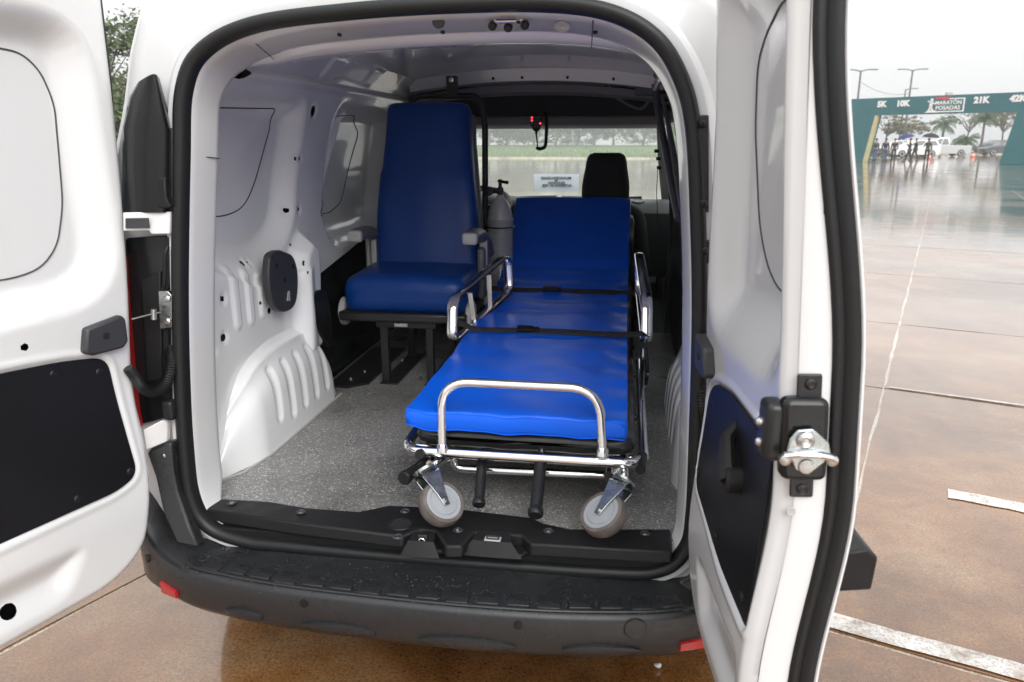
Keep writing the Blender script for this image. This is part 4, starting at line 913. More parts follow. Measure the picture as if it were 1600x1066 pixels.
RT = make_door(DRd, 'right rear door swung open edge on with the latch showing', olR,
  rp2([(.035, 1.07), (.475, 1.08), (.475, 1.70), (.055, 1.70)], [.13, .1, .08, .1]),
  rp2([(.43, 1.617), (.315, 1.617), (.219, 1.59), (.166, 1.548), (.162, 1.446), (.206, 1.289), (.249, 1.231), (.306, 1.199), (.40, 1.194), (.43, 1.25)], .03),
  rp2([(.105, .975), (.23, .996), (.475, .992), (.478, .70), (.30, .70), (.045, .735), (.030, .80), (.036, .93)], [.04, .03, .01, .01, .05, .04, .03, .04]),
  rp2([(.12, .62), (.46, .64), (.46, .50), (.16, .50)], .04), .06,
  [(.10, .93), (.40, .96), (.06, .77), (.25, .73), (.44, .73)], [(.40, .52, .014)], psl=.11)
hbox(DRd, RT, .003, .10, .975, 1.05, .026)
# pull handle on the board
hd_ = MB(); hd_.tube([DRd.D(.27, .955, .0), DRd.D(.29, .935, .022), DRd.D(.33, .90, .028), DRd.D(.345, .885, .026)], [.010, .013, .016, .017], 10); hd_.build('pull_handle', blackpl, RT)
MB().lathe([(.022, 0), (.022, .03), (.018, .034), (.009, .034), (.008, .028)], DRd.D(.345, .885, .002), DRd.n, 20).build('handle_cap', blackpl, RT)
# latch on the free edge
def E_(h, z, s=.509): return DRd.D(s, z, h)
def eplate(h0, h1, z0, z1, s0, s1, name, m, par, bevel=.002, r=.0):
    pts = [(h0, z0), (h1, z0), (h1, z1), (h0, z1)]
    P = [(p.x, p.y) for p in roundpoly([(a, b, 0) for a, b in pts], r, 4)] if r else pts
    return MB().prism([E_(h, z, s0) for h, z in P], DRd.d * (s1 - s0)).build(name, m, par, bevel=bevel)
lt = eplate(-.060, .004, .968, 1.088, .500, .526, 'latch', glossblk, RT, bevel=.008, r=.014)
eplate(-.052, -.018, 1.085, 1.120, .509, .513, 'latch_bracket', blkmetal, lt, r=.004); eplate(-.046, -.013, .938, .972, .509, .513, 'latch_bracket', blkmetal, lt, r=.004)
for (h, z) in ((-.036, 1.106), (-.030, .951)): MB().lathe([(.008, 0), (.008, .002), (.005, .005), (.002, .004)], E_(h, z, .513), DRd.d, 16).build('bolt', blkmetal, lt)
hp = [(-.050, 1.000), (-.030, .982), (-.012, .990), (.000, 1.018), (-.004, 1.035), (-.014, 1.048), (-.034, 1.050), (-.056, 1.030), (-.060, 1.012)]
mt = MB().prism([E_(h, z, .531) for h, z in hp], DRd.d * .005).build('catch_plate', zinc, lt, bevel=.002)
MB().lathe([(.013, 0), (.012, .004), (.007, .007), (.003, .004)], E_(-.024, 1.034, .536), DRd.d, 18).build('pivot', steel, mt)
MB().lathe([(.011, 0), (.010, .003), (.005, .004)], E_(-.026, .996, .536), DRd.d, 16).build('pivot', steel, mt)
MB().tube(smoothpath([E_(.004, 1.012, .538), E_(-.015, 1.016, .542), E_(-.035, 1.016, .543), E_(-.055, 1.012, .541), E_(-.064, 1.006, .538)], 5), [.0055] * 21, 8).build('catch_jaw', chrome, mt)
for (h, z) in ((-.060, 1.006), (.003, 1.006)): MB().lathe([(.008, 0), (.008, .008), (.004, .010)], E_(h, z, .533), DRd.d, 14).build('catch_pin', steel, mt)
MB().rbox(DRd.D(.497, 1.035, .010), (.030, .045, .085), .010, (0, 0, R(6)), n=3).build('latch_side', blkmetal, lt)
for z in (1.045, 1.015): MB().lathe([(.007, 0), (.007, .004), (.004, .008)], DRd.D(.497, z, .024), DRd.n, 14).build('bolt', steel, lt)
MB().lathe([(.007, 0), (.006, .0015), (.003, .001)], E_(-.017, .915, .511), DRd.d, 16).build('screw', lightgrey, RT)
# outer bump strip on the door
MB().prism([DRd.D(.50, .845, -.108), DRd.D(.50, .852, -.140), DRd.D(.50, .838, -.158), DRd.D(.50, .785, -.160), DRd.D(.50, .780, -.108)], -DRd.d * .44).build('outer_bump_strip', blackpl, RT, bevel=.004)
# ================================================================ STRETCHER
ST = thing('stretcher', 'chrome framed wheeled stretcher with bright blue mattress loaded foot end outwards', 'stretcher', (.17, 1.0, .545))
XL, XR = -.105, .455; xm = (XL + XR) / 2
def pz(y): return float(np.interp(y, [.10, .58, .90, 1.2, 1.4, 1.57, 1.67, 1.86, 2.10], [.745, .748, .757, .775, .800, .834, .892, 1.010, 1.158]))   # top of the deck / black pad
def deckang(y): return (pz(y + .02) - pz(y - .02)) / .04
# black pad and blue mattress follow the deck profile
YS = np.concatenate([[.105, .110, .120, .14], np.linspace(.17, 1.80, 70), [1.82, 1.835, 1.842, 1.846]])
def zc(y): # smoothed profile
    k = np.linspace(-.05, .05, 9); return float(np.mean([pz(y + t) for t in k]))
def pad(x0, x1, y0, y1, zlo, zhi, r, name, m, wob=0, fold=0, bow=0):
    S = []; n = 46; ys = [y0 + (y1 - y0) * (.5 - .5 * math.cos(math.pi * t / 120)) if False else y0 + (y1 - y0) * t / 120 for t in range(121)]
    ys = [y0, y0 + .003, y0 + .008, y0 + .016] + [y for y in ys if y0 + .02 < y < y1 - .02] + [y1 - .016, y1 - .008, y1 - .003, y1]
    for y in ys:
        e = min(y - y0, y1 - y); rr = r; ins = rr - math.sqrt(max(0, rr * rr - max(0, rr - e) ** 2)) if e < rr else 0
        c = zc(y); H = zhi - zlo; s_ = []
        tx = .012 * max(0, 1 - abs(y - .83) / .06)
        X0, X1 = x0 + ins * 1.2, x1 - ins * 1.2; a = zlo + ins, zhi - ins
        for k in range(n):
            f = k / n
            # rounded rectangle perimeter
            w = X1 - X0; h = max(.002, a[1] - a[0]); rc = min(rr, h * .49)
            per = 2 * (w + h); d = f * per
            if d < w: px, pz_ = X0 + d, a[1]
            elif d < w + h: px, pz_ = X1, a[1] - (d - w)
            elif d < 2 * w + h: px, pz_ = X1 - (d - w - h), a[0]
            else: px, pz_ = X0, a[0] + (d - 2 * w - h)
            cx_ = min(max(px, X0 + rc), X1 - rc); cz_ = min(max(pz_, a[0] + rc), a[1] - rc); v = Vector((px - cx_, pz_ - cz_))
            if v.length > rc: v = v.normalized() * rc
            qx, qz = cx_ + v.x, cz_ + v.y
            top = 1 if pz_ > (a[0] + a[1]) / 2 else 0
            wz = 0
            if top and fold:
                for (fy, fw, fd) in ((1.62, .024, .008), (1.53, .022, .008), (1.44, .022, .007), (1.30, .03, .006), (1.16, .035, .005), (.845, .012, .010), (1.80, .05, .003), (.60, .05, .0025)): wz -= fd * math.exp(-((y - fy + .012 * math.sin(qx * 9)) / fw) ** 2)
                wz += .0025 * math.sin(qx * 17 + y * 9) * math.sin(y * 23 + qx * 5)
            if fold and not top: qx += 0
            if wob:
                ed = math.exp(-(y - y0) / .05); wz += wob * ed * (math.sin(qx * 37) + .6 * math.sin(qx * 71 + 1) + .5 * math.sin(qx * 143 + 2)) * (.6 if top else 1.0)
                if qx < X0 + .05: qx -= 0; wz += .010 * ed * (1 - (qx - X0) / .05)
                if qx > X1 - .04: wz -= .004 * math.sin(y * 40)
            yy = y + (wob * 1.2 * math.sin(qx * 29) * math.exp(-(y - y0) / .03) if wob else 0)
            s_.append((qx, yy, c + qz + wz + bow * (1 - ((qx - xm) / .27) ** 2)))
        S.append(s_)
    B = MB(); B.loft(S, closed=True, cap=True); return B.build(name, m, ST, ang=70)
pad(XL + .010, XR - .008, .125, 2.02, -.058, -.006, .026, 'under_pad', blackvin, wob=.0012)
pad(XL - .008, XR - .028, .105, 2.045, -.004, .044, .007, 'mattress', blue, wob=.0020, fold=1, bow=.003)
for (zz, rr) in ((.0405, .0022), (.0000, .0018)):
    MB().tube([(x, .1065 + .0024 * math.sin(x * 29), zc(.107) + zz + .0025 * (math.sin(x * 37) + .6 * math.sin(x * 71 + 1)) * .7 + (.010 * max(0, 1 - (x - XL + .008) / .05) if x < XL + .04 else 0)) for x in np.linspace(XL - .002, XR - .034, 60)], rr, 6).build('piping', blue, ST)
# chrome perimeter rail
zr_ = .690
def rail(y): return zc(y) - .055
fr_ = roundpoly([(XL - .012, .92, .70), (XL - .012, .098, zr_), (XR + .012, .098, zr_), (XR + .012, .92, .70)], [0, .06, .06, 0], 8, closed=False)
MB().tube([tuple(p) for p in fr_], .0125, 14).build('frame_rail', chrome, ST)
# foot hoop
hoop = roundpoly([(-0.017, 0.098, 0.698), (-0.02, 0.115, 0.866), (0.358, 0.115, 0.865), (0.37, 0.098, 0.713)], [0, .07, .075, 0], 9, closed=False)
MB().tube([tuple(p) for p in hoop], .0118, 14).build('foot_hoop', chrome, ST)
for q in ((-0.016, 0.098, 0.702), (0.37, 0.098, 0.716)): MB().lathe([(.0165, -.008), (.0150, .006), (.0125, .012)], q, (0, 0, 1), 16).build('weld_collar', chrome, ST)
# folding under-frame
lowr = roundpoly([(-0.001, 0.17, 0.673), (-0.009, 0.17, 0.616), (0.409, 0.19, 0.614), (0.41, 0.19, 0.669)], [0, .05, .05, 0], 8, closed=False)
MB().tube([tuple(p) for p in lowr], .010, 12).build('lower_loop', chrome, ST)
for x in (XL + .055, XR - .07):
    MB().cyl((x, .10, .655), (x + .01, 1.30, .640), .011, 12).build('under_rail', chrome, ST)
MB().box((xm, .62, .668), (.36, .90, .010)).build('deck_plate', blkmetal, ST, bevel=.002)
for y in (.16, .45, .85, 1.2): MB().cyl((XL, y, .675), (XR, y, .675), .009, 10).build('cross_bar', blkmetal if y > .2 else chrome, ST)
for x in (XL + .02, XR - .02):
    MB().cyl((x, 1.25, .68), (x, 1.80, .575), .011, 10).build('rear_leg', chrome, ST)
    MB().cyl((x, 1.5, .76), (x, 2.0, .99), .009, 10).build('backrest_tube', chrome, ST)
# rubber grips
def grip(a, b, r=.0155, chr_=None):
    a, b = Vector(a), Vector(b); d = (b - a); L_ = d.length; d.normalize(); n = 12
    pr = [(r * .9, 0)] + [(r * (1 + (.05 if k % 2 else -.03)), L_ * (.04 + .80 * k / 26)) for k in range(27)] + [(r * 1.02, L_ * .87), (r * 1.25, L_ * .90), (r * 1.28, L_ * .97), (r * 1.1, L_), (.002, L_)]
    g_ = MB().lathe(pr, a, d, 16).build('rubber_grip', rubber, ST, ang=50)
    if chr_: MB().cyl(a - d * chr_, a + d * .01, r * .62, 12).build('grip_tube', chrome, g_)
    return g_
grip((0.075, 0.13, 0.667), (0.086, 0.02, 0.595), .0125, .03)
grip((0.222, 0.11, 0.675), (0.224, -0.015, 0.597), .0145, .04)
grip((-0.073, 0.16, 0.634), (-0.106, 0.055, 0.634), .0145, .05)
for q, q2 in (((-0.061, 0.12, 0.681), (-0.071, 0.08, 0.689)), ((0.464, 0.14, 0.694), (0.459, 0.08, 0.683))): MB().cyl(q, q2, .0125, 14).build('end_cap', rubber, ST)
# castors
def castor(c, nrm, stem, top, tw):
    c = Vector(c); nrm = Vector(nrm).normalized(); Tn = thing('castor', None, None, c, parent=ST)
    wp = .0545
    MB().lathe([(wp * .80, -.021), (wp * .93, -.020), (wp, -.011), (wp, .006), (wp * .95, .012), (wp * .82, .0132), (wp * .80, .010)], c, nrm, 44).build('tyre', tyregrey, Tn, ang=50)
    MB().lathe([(wp * .82, -.012), (wp * .82, .0115), (wp * .78, .013), (wp * .64, .0128), (wp * .62, .0112), (wp * .60, .0128), (wp * .2, .0135), (.006, .014)], c, nrm, 44).build('hub', wheelgrey, Tn, ang=25)
    stem = Vector(stem); ax = (stem - c); ax = ax - nrm * ax.dot(nrm); Lr = ax.length; ax.normalize(); sd = nrm.cross(ax)
    top_ = c + ax * Lr * .92
    for sgn in (1, -1):
        o = nrm * (.0165 * sgn)
        pts = [c - ax * .012 + sd * .008 + o, c - ax * .012 - sd * .008 + o, c + ax * .018 - sd * .012 + o, top_ - sd * .026 + o * .9, top_ + ax * .004 - sd * .018 + o * .8, top_ + ax * .004 + sd * .018 + o * .8, top_ + sd * .026 + o * .9, c + ax * .018 + sd * .012 + o]
        MB().prism(pts, nrm * (.0028 * sgn)).build('fork_blade', zinc, Tn, bevel=.001)
    # rounded crown of the fork
    cr = MB(); S = []
    for k in range(9):
        a = math.pi * k / 8; S.append([tuple(top_ + nrm * (.0185 * math.cos(a)) + ax * (.014 * math.sin(a)) + sd * w) for w in (-.026, -.02, .02, .026)])
    cr.loft(S); cr.build('fork_crown', zinc, Tn, ang=60)
    MB().lathe([(.025, 0), (.030, .003), (.030, .009), (.022, .012)], top_ + ax * .010, ax, 24).build('swivel_ring', zinc, Tn)
    MB().cyl(top_ + ax * .015, Vector(top), .011, 14).build('stem', chrome, Tn)
    MB().lathe([(.008, 0), (.008, .004), (.005, .008), (.002, .008)], c + nrm * .0165, nrm, 14).build('axle_bolt', zinc, Tn)
    return Tn
cL = Vector((0.002, 0.0, 0.604)); cR = Vector((0.377, 0.0, 0.606))
castor(cL, (.56, -.42, .72), cL + Vector((-.035, .030, .065)), (-0.001, 0.17, 0.662), 0)
castor(cR, (-.46, -.42, .78), cR + Vector((.035, .045, .060)), (0.421, 0.17, 0.678), 0)
# safety side rails
def siderail(pts, bars, w, name='side_rail'):
    P = roundpoly(pts, .05, 7); o = MB().tube([tuple(p) for p in P], [(.016, .0065)] * len(P), 12, closed=True, flat=(1, .0, .0)).build(name, chrome, ST)
    for a, b in bars:
        a, b = Vector(a), Vector(b); d = (b - a).normalized(); MB().prism([a + Vector((-.002, -.009, 0)), a + Vector((-.002, .009, 0)), b + Vector((-.002, .009, 0)), b + Vector((-.002, -.009, 0))], (.005, 0, 0)).build('rail_bar', lightgrey if name else chrome, o)
    return o
barm = mat('warm_alloy', (.72, .66, .60), .35, metal=.7)
def srail(pts, bars):
    P = roundpoly(pts, .045, 7); t = MB().tube([tuple(p) for p in P], [(.0190, .0070)] * len(P), 12, closed=True, flat=(1, 0, 0)).build('side_rail', chrome, ST)
    for a, b in bars:
        a, b = Vector(a), Vector(b); MB().prism([a + Vector((-.008, 0, 0)), a + Vector((.008, 0, 0)), b + Vector((.008, 0, 0)), b + Vector((-.008, 0, 0))], (0, .004, 0)).build('rail_bar', barm, t)
srail([(-0.166, 0.86, 0.761), (-0.172, 0.9, 0.901), (-0.044, 1.3, 1.0), (-0.034, 1.3, 0.857)], [((-0.13, 1.0, 0.905), (-0.118, 1.0, 0.808)), ((-0.086, 1.14, 0.946), (-0.082, 1.14, 0.796))])
srail([(0.487, 0.86, 0.775), (0.483, 0.9, 0.921), (0.458, 1.3, 1.025), (0.469, 1.3, 0.871)], [((0.478, 1.0, 0.914), (0.477, 1.0, 0.817))])
for (a, b) in (((-0.113, 1.0, 0.808), (-0.103, 0.98, 0.708)), ((0.476, 0.9, 0.753), (0.481, 0.86, 0.586)), ((0.473, 0.8, 0.748), (0.467, 0.3, 0.665))): MB().cyl(a, b, .007, 10).build('rail_post', chrome, ST)
MB().tube([(0.485, 0.84, 0.77), (0.493, 0.8, 0.695), (0.481, 0.78, 0.643)], .007, 8).build('release_lever', blackpl, ST)
for q in ((0.49, 0.76, 0.707), (0.479, 0.7, 0.686), (0.476, 0.42, 0.67), (0.473, 0.16, 0.681)): MB().lathe([(.006, 0), (.006, .006), (.004, .008)], q, (1, -.3, 0), 10).build('bolt', zinc, ST)
# straps
def strap(pl, w, xb, th=.003):
    P = smoothpath(pl, 8); o = MB().tube([tuple(p) for p in P], [(w / 2, th / 2)] * len(P), 8, flat=(0, .8, .6)).build('strap', webbing, ST)
    B = MB().rbox(xb, (.055, .030, .011), .004, (R(20), 0, R(-3)), n=2).build('buckle', blackpl, o)
    MB().rbox((xb[0] + .036, xb[1], xb[2]), (.022, .022, .008), .003, (R(20), 0, R(-3)), n=2).build('buckle_tongue', blackpl, B)
def surf(x, y, dz=.049): return (x, y, zc(y) + dz + .004 * (1 - ((x - xm) / .27) ** 2))
strap([(XL - .07, .90, .825), (XL - .02, .87, .822), surf(XL + .03, .865, .052), surf(xm - .1, .862, .052), surf(xm + .05, .860, .052), surf(XR - .06, .860, .052), (XR + .01, .86, .815), (XR + .04, .87, .81)], .022, surf(xm - .09, .862, .058))
strap([(XL - .05, 1.36, .835), (XL - .01, 1.37, .852), surf(XL + .04, 1.375, .050), surf(xm - .1, 1.375, .048), surf(xm + .05, 1.375, .048), surf(XR - .06, 1.375, .050), (XR - .01, 1.37, .850), (XR + .03, 1.36, .83)], .026, surf(xm - .06, 1.375, .056))
# ================================================================ BLUE SEAT
CH = thing('attendant_seat', 'blue padded attendant seat with grey armrests on a black steel stand', 'seat', (-.38, 1.25, .545))
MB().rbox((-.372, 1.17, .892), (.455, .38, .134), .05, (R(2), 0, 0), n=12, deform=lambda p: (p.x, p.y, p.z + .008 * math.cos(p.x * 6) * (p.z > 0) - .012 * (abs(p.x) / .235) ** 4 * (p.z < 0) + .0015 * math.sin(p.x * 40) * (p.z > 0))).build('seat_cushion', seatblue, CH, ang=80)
def backdef(p):
    t = (p.z + .33) / .66; wf = 1.0 - .17 * float(sst(np.array(t), .25, .95)); 
    return (p.x * wf - .010 * t, p.y - .018 * math.cos(p.x * 8) - .02 * math.sin(t * 3.1) + .03 * (abs(p.x) / .2) ** 3 * -1 * (t < .6) * .6, p.z)
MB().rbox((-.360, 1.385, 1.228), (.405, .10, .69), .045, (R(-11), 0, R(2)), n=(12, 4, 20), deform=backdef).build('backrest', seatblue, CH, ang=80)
MB().rbox((-.360, 1.435, 1.22), (.42, .05, .62), .02, (R(-11), 0, R(2)), n=6, deform=backdef).build('back_shell', greypl, CH)
MB().box((-.375, 1.17, .812), (.47, .40, .035)).build('seat_pan', blkmetal, CH, bevel=.008)
for s, x in ((-1, -.612), (1, -.138)):
    MB().lathe([(.045, -.012), (.052, -.006), (.052, .008), (.040, .014), (.0, .015)], (x, 1.05, .815), (s, 0, 0), 24).build('side_cap', lightgrey, CH)
    MB().rbox((x, 1.38, .92), (.022, .10, .26), .01, n=3).build('side_bracket', lightgrey, CH)
MB().rbox((-.138, 1.32, .93), (.03, .14, .20), .014, n=3).build('side_shield', greypl, CH)
def arm(x, y0, z, s):
    P = smoothpath([(x, y0, z), (x, y0 + .06, z + .002), (x, y0 + .16, z - .005), (x, y0 + .27, z - .045), (x, y0 + .33, z - .10)], 6)
    t = [(.033, .026)] * len(P); t[0] = (.024, .016); t[1] = (.031, .024)
    o = MB().tube([tuple(p) for p in P], t, 14, flat=(1, 0, 0)).build('armrest', greypl, CH)
    MB().rbox((x, y0 + .004, z - .001), (.056, .026, .044), .011, n=3).build('armrest_tip', lightgrey, o)
arm(-.580, 1.10, 1.085, -1); arm(-.146, 1.09, 1.085, 1)
for (q, w) in (((-0.573, 1.3, 0.97), .022), ((-0.134, 1.3, 0.993), .03)): MB().box((q[0], 1.30, .96), (w, .03, .20)).build('arm_upright', lightgrey, CH, bevel=.004)
# lap belt buckles between seat and back
MB().rbox((-0.304, 1.3, 0.928), (.05, .03, .03), .008, n=3).build('belt_buckle', blackpl, CH)
MB().tube(smoothpath([(-0.46, 1.3, 0.914), (-0.389, 1.28, 0.94), (-0.345, 1.28, 0.946), (-0.304, 1.3, 0.923), (-0.227, 1.3, 0.925)], 5), [(.010, .003)] * 21, 8).build('lap_belt', webbing, CH)
# steel stand
yF = 1.10
def leg(x0, x1, y, name='leg'): MB().box(((x0 + x1) / 2, y, .657), (x1 - x0, .03, .252)).build(name, blkmetal, CH, bevel=.002)
leg(-.495, -.465, yF); leg(-.318, -.290, yF); leg(-.495, -.465, yF + .36); leg(-.318, -.290, yF + .36)
MB().box((-.393, yF, .772), (.235, .036, .05)).build('stand_beam', blkmetal, CH, bevel=.003); MB().box((-.393, yF + .36, .772), (.235, .036, .05)).build('stand_beam', blkmetal, CH, bevel=.003)
for x in (-.480, -.304):
    MB().box((x, yF + .18, .775), (.03, .36, .03)).build('stand_rail', blkmetal, CH, bevel=.002)
    MB().box((x + .018, yF + .17, .534), (.07, .42, .006)).build('foot_plate', blkmetal, CH, bevel=.001)
for q in ((-0.504, 1.152, 0.538), (-0.498, 1.36, 0.538), (-0.354, 1.124, 0.538)): MB().lathe([(.007, 0), (.007, .004), (.004, .007)], q, (0, 0, 1), 8).build('bolt', zinc, CH)
MB().box((-.41, yF - .022, .760), (.05, .004, .012)).build('latch_tab', steel, CH)
MB().prism([(-.60, .99, .531), (-.535, 1.05, .531), (-.535, 1.55, .531), (-.68, 1.55, .531), (-.68, 1.0, .531)], (0, 0, .008)).build('side_foot_plate', blkmetal, CH)
for q in ((-0.618, 1.079, 0.54), (-0.598, 1.183, 0.54)): MB().lathe([(.007, 0), (.007, .004), (.004, .007)], q, (0, 0, 1), 8).build('bolt', zinc, CH)
# seat belt reel covers on the left wall
p_ = []
RC = MB(); c0 = Vector((-0.63, 0.608, 1.004)); 
pts = [(-0.63, 0.529, 1.099), (-0.63, 0.581, 1.105), (-0.63, 0.628, 1.092), (-0.63, 0.676, 1.073), (-0.63, 0.702, 1.028), (-0.63, 0.697, 0.967), (-0.63, 0.669, 0.92), (-0.63, 0.609, 0.908), (-0.63, 0.549, 0.926), (-0.63, 0.512, 0.963), (-0.63, 0.502, 1.023), (-0.63, 0.511, 1.069)]
ch_ = MB().prism(smoothpath(pts, 3, True), (-.024, 0, 0)).build('round_cover', darkpl, van, bevel=.005)
MB().prism([(-0.629, 0.618, 0.972), (-0.629, 0.627, 0.97), (-0.629, 0.627, 0.939), (-0.629, 0.604, 0.944)], (.002, 0, 0)).build('cover_slot', lightgrey, ch_)
for q in ((-0.629, 0.554, 1.062), (-0.629, 0.669, 1.042), (-0.629, 0.602, 1.009)): MB().box(q, (.003, .012, .014)).build('cover_slot', hole, ch_)
pts = [(-0.62, 0.782, 0.908), (-0.62, 0.807, 0.929), (-0.62, 0.863, 0.929), (-0.62, 0.911, 0.904), (-0.62, 0.934, 0.83), (-0.62, 0.937, 0.734), (-0.62, 0.903, 0.715), (-0.62, 0.798, 0.811), (-0.62, 0.766, 0.845)]
MB().prism(smoothpath(pts, 3, True), (-.03, 0, 0)).build('belt_reel_cover', blackpl, van, bevel=.006)
# black tube frame behind the seat
fp = [(-0.208, 1.72, 1.127), (-0.202, 1.72, 1.477), (-0.217, 1.72, 1.607), (-0.528, 1.72, 1.61), (-0.543, 1.72, 1.206)]
fp = [(fp[0][0], 1.72, .56)] + [tuple(q) for q in fp[1:]]
fp[-1] = (fp[-1][0], 1.72, .56)
fr2 = MB().tube([tuple(p) for p in roundpoly(fp, [0, .0, .05, .06, 0], 8, closed=False)], .0135, 12).build('tube_frame', blkmetal, None)
tag(fr2, 'black bent steel tube frame standing behind the blue seat', 'tube frame')
bk = (-0.341, 1.7, 1.646); MB().box((bk[0], 1.72, bk[2]), (.045, .03, .085)).build('frame_bracket', blkmetal, fr2, bevel=.003)
MB().lathe([(.011, 0), (.010, .005), (.005, .006)], (bk[0] + .0, 1.704, bk[2] + .026), (0, -1, 0), 16).build('bolt', steel, fr2)
# ================================================================ OXYGEN CYLINDER
oc = Vector((-0.128, 1.66, 0.94)); OX = thing('oxygen_cylinder', 'grey oxygen cylinder in a ribbed sleeve standing between seat and stretcher', 'gas cylinder', (oc.x, 1.66, .545))
zt = (-0.127, 1.66, 1.201)[2]
MB().lathe([(.045, 0), (.053, .008), (.053, zt - .545 - .10), (.051, zt - .545 - .08), (.042, zt - .545 - .045), (.026, zt - .545 - .022), (.017, zt - .545 - .012), (.016, zt - .545)], (oc.x, 1.66, .545), (0, 0, 1), 32).build('tank', mat('cylinder_grey', (.60, .59, .57), .35, coat=.3, var=.05, vscale=20), OX, ang=50)
z1 = zt - .095
MB().lathe([(.0545, 0)] + [(.0555 + (.0016 if k % 2 else 0), .01 + k * .0052) for k in range(int((z1 - .60) / .0052))], (oc.x, 1.66, .59), (0, 0, 1), 32).build('ribbed_sleeve', mat('sleeve_plastic', (.50, .50, .49), .25, coat=.6), OX, ang=20)
MB().tube([(oc.x + .057 * math.cos(a), 1.66 + .057 * math.sin(a), zt - .135) for a in np.linspace(0, 6.283, 30, endpoint=False)], [(.003, .010)] * 30, 6, closed=True, flat=None).build('band', blackpl, OX)
MB().lathe([(.011, 0), (.011, .012), (.015, .014), (.015, .028), (.008, .034), (.007, .052), (.011, .054), (.011, .062), (.004, .066)], (oc.x, 1.66, zt), (0, 0, 1), 16).build('valve', darkpl, OX)
MB().cyl((oc.x, 1.655, zt + .057), (oc.x + .036, 1.64, zt + .053), .005, 10, .007).build('valve_key', blackpl, OX)
MB().cyl((oc.x - .004, 1.66, zt + .020), (oc.x - .06, 1.66, zt + .012), .011, 12).build('regulator', mat('green_regulator', (.02, .05, .035), .4), OX)
MB().lathe([(.018, 0), (.018, .010), (.014, .012)], (oc.x - .045, 1.645, zt + .014), (0, -1, .2), 18).build('gauge', darkpl, OX)
# ================================================================ GROUND
def sheet(name, x0, x1, y0, y1, z, m, kind='structure', rot=0):
    c, s = math.cos(rot), math.sin(rot)
    pts = [(x0, y0), (x1, y0), (x1, y1), (x0, y1)]
    o = MB().add([(a * c - b * s, a * s + b * c, z) for a, b in pts], [(0, 1, 2, 3)]).build(name, m, None); o['kind'] = kind; return o
GR = sheet('ground', -900, 900, -300, 1500, -.012, groundm)
ga = -math.atan2(.352, .936)
gu = Vector((.936, -.352, 0)); gv = Vector((.352, .936, 0))
JB = sheet('joint_bed', -9.5, 17.3, -6.3, 26, -.006, jointm, rot=ga)
uu = [.79 + 2.06 * k for k in range(-5, 8)]; vv = [-6.2, -3.9, -1.55, .86, 3.48, 5.33, 7.9, 10.5, 13.1, 15.7, 18.3, 20.9, 23.5, 26]
si = groundm.node_tree; oi = si.nodes.new('ShaderNodeObjectInfo'); mrr = si.nodes.new('ShaderNodeMapRange'); mrr.inputs[3].default_value = .90; mrr.inputs[4].default_value = 1.08
si.links.new(oi.outputs['Random'], mrr.inputs[0]); pb = si.nodes['Principled BSDF']; src = pb.inputs['Base Color'].links[0].from_socket
vm = si.nodes.new('ShaderNodeVectorMath'); vm.operation = 'SCALE'; si.links.new(src, vm.inputs[0]); si.links.new(mrr.outputs[0], vm.inputs['Scale']); si.links.new(vm.outputs[0], pb.inputs['Base Color'])
for i in range(len(uu) - 1):
    for j in range(len(vv) - 1):
        g_ = .008; P = []
        u0, u1, v0, v1 = uu[i] + g_, uu[i + 1] - g_, vv[j] + g_, vv[j + 1] - g_
        def edge(a, b):
            n = 12 if abs(i - 4) < 3 and j < 7 else 3; t_ = [k / n for k in range(n)]
            return [(a[0] + (b[0] - a[0]) * t + random.uniform(-.006, .006), a[1] + (b[1] - a[1]) * t + random.uniform(-.006, .006)) for t in t_]
        pl_ = edge((u0, v0), (u1, v0)) + edge((u1, v0), (u1, v1)) + edge((u1, v1), (u0, v1)) + edge((u0, v1), (u0, v0))
        s_ = MB().prism([tuple(gu * a + gv * b + Vector((0, 0, 0))) for a, b in pl_], (0, 0, -.03)); s_.build('concrete_slab', groundm, GR, smooth=False)
def paintline(u0, u1, v0, v1, name='painted_line'):
    n = 40; up = [(u0 + (u1 - u0) * k / n, v1 + random.uniform(-.004, .004)) for k in range(n + 1)]; dn = [(u0 + (u1 - u0) * k / n, v0 + random.uniform(-.004, .004)) for k in range(n + 1)]
    B = MB(); B.loft([[tuple(gu * a[0] + gv * a[1] + Vector((0, 0, .004))), tuple(gu * b[0] + gv * b[1] + Vector((0, 0, .004)))] for a, b in zip(up, dn)]); o = B.build(name, roadpaint, None); o['kind'] = 'structure'; return o
paintline(.80, 4.6, .875, .955); paintline(1.12, 3.2, 2.03, 2.12); paintline(.82, 8, 3.50, 3.53)
# ragged stone chip behind the bumper
B = MB(); B.rbox((0, 0, .012), (.020, .013, .012), .006, n=3, deform=lambda p: (p.x * (1 + .3 * math.sin(p.y * 200)), p.y, p.z * (1 + .4 * math.sin(p.x * 150))))
peb = B.build('stone_chip', lightgrey, None, local=True); sp_ = (0.538, 0.271, 0.0); peb.location = (sp_[0], sp_[1], 0); tag(peb, 'small pale stone chip lying on the wet ground under the bumper', 'stone')
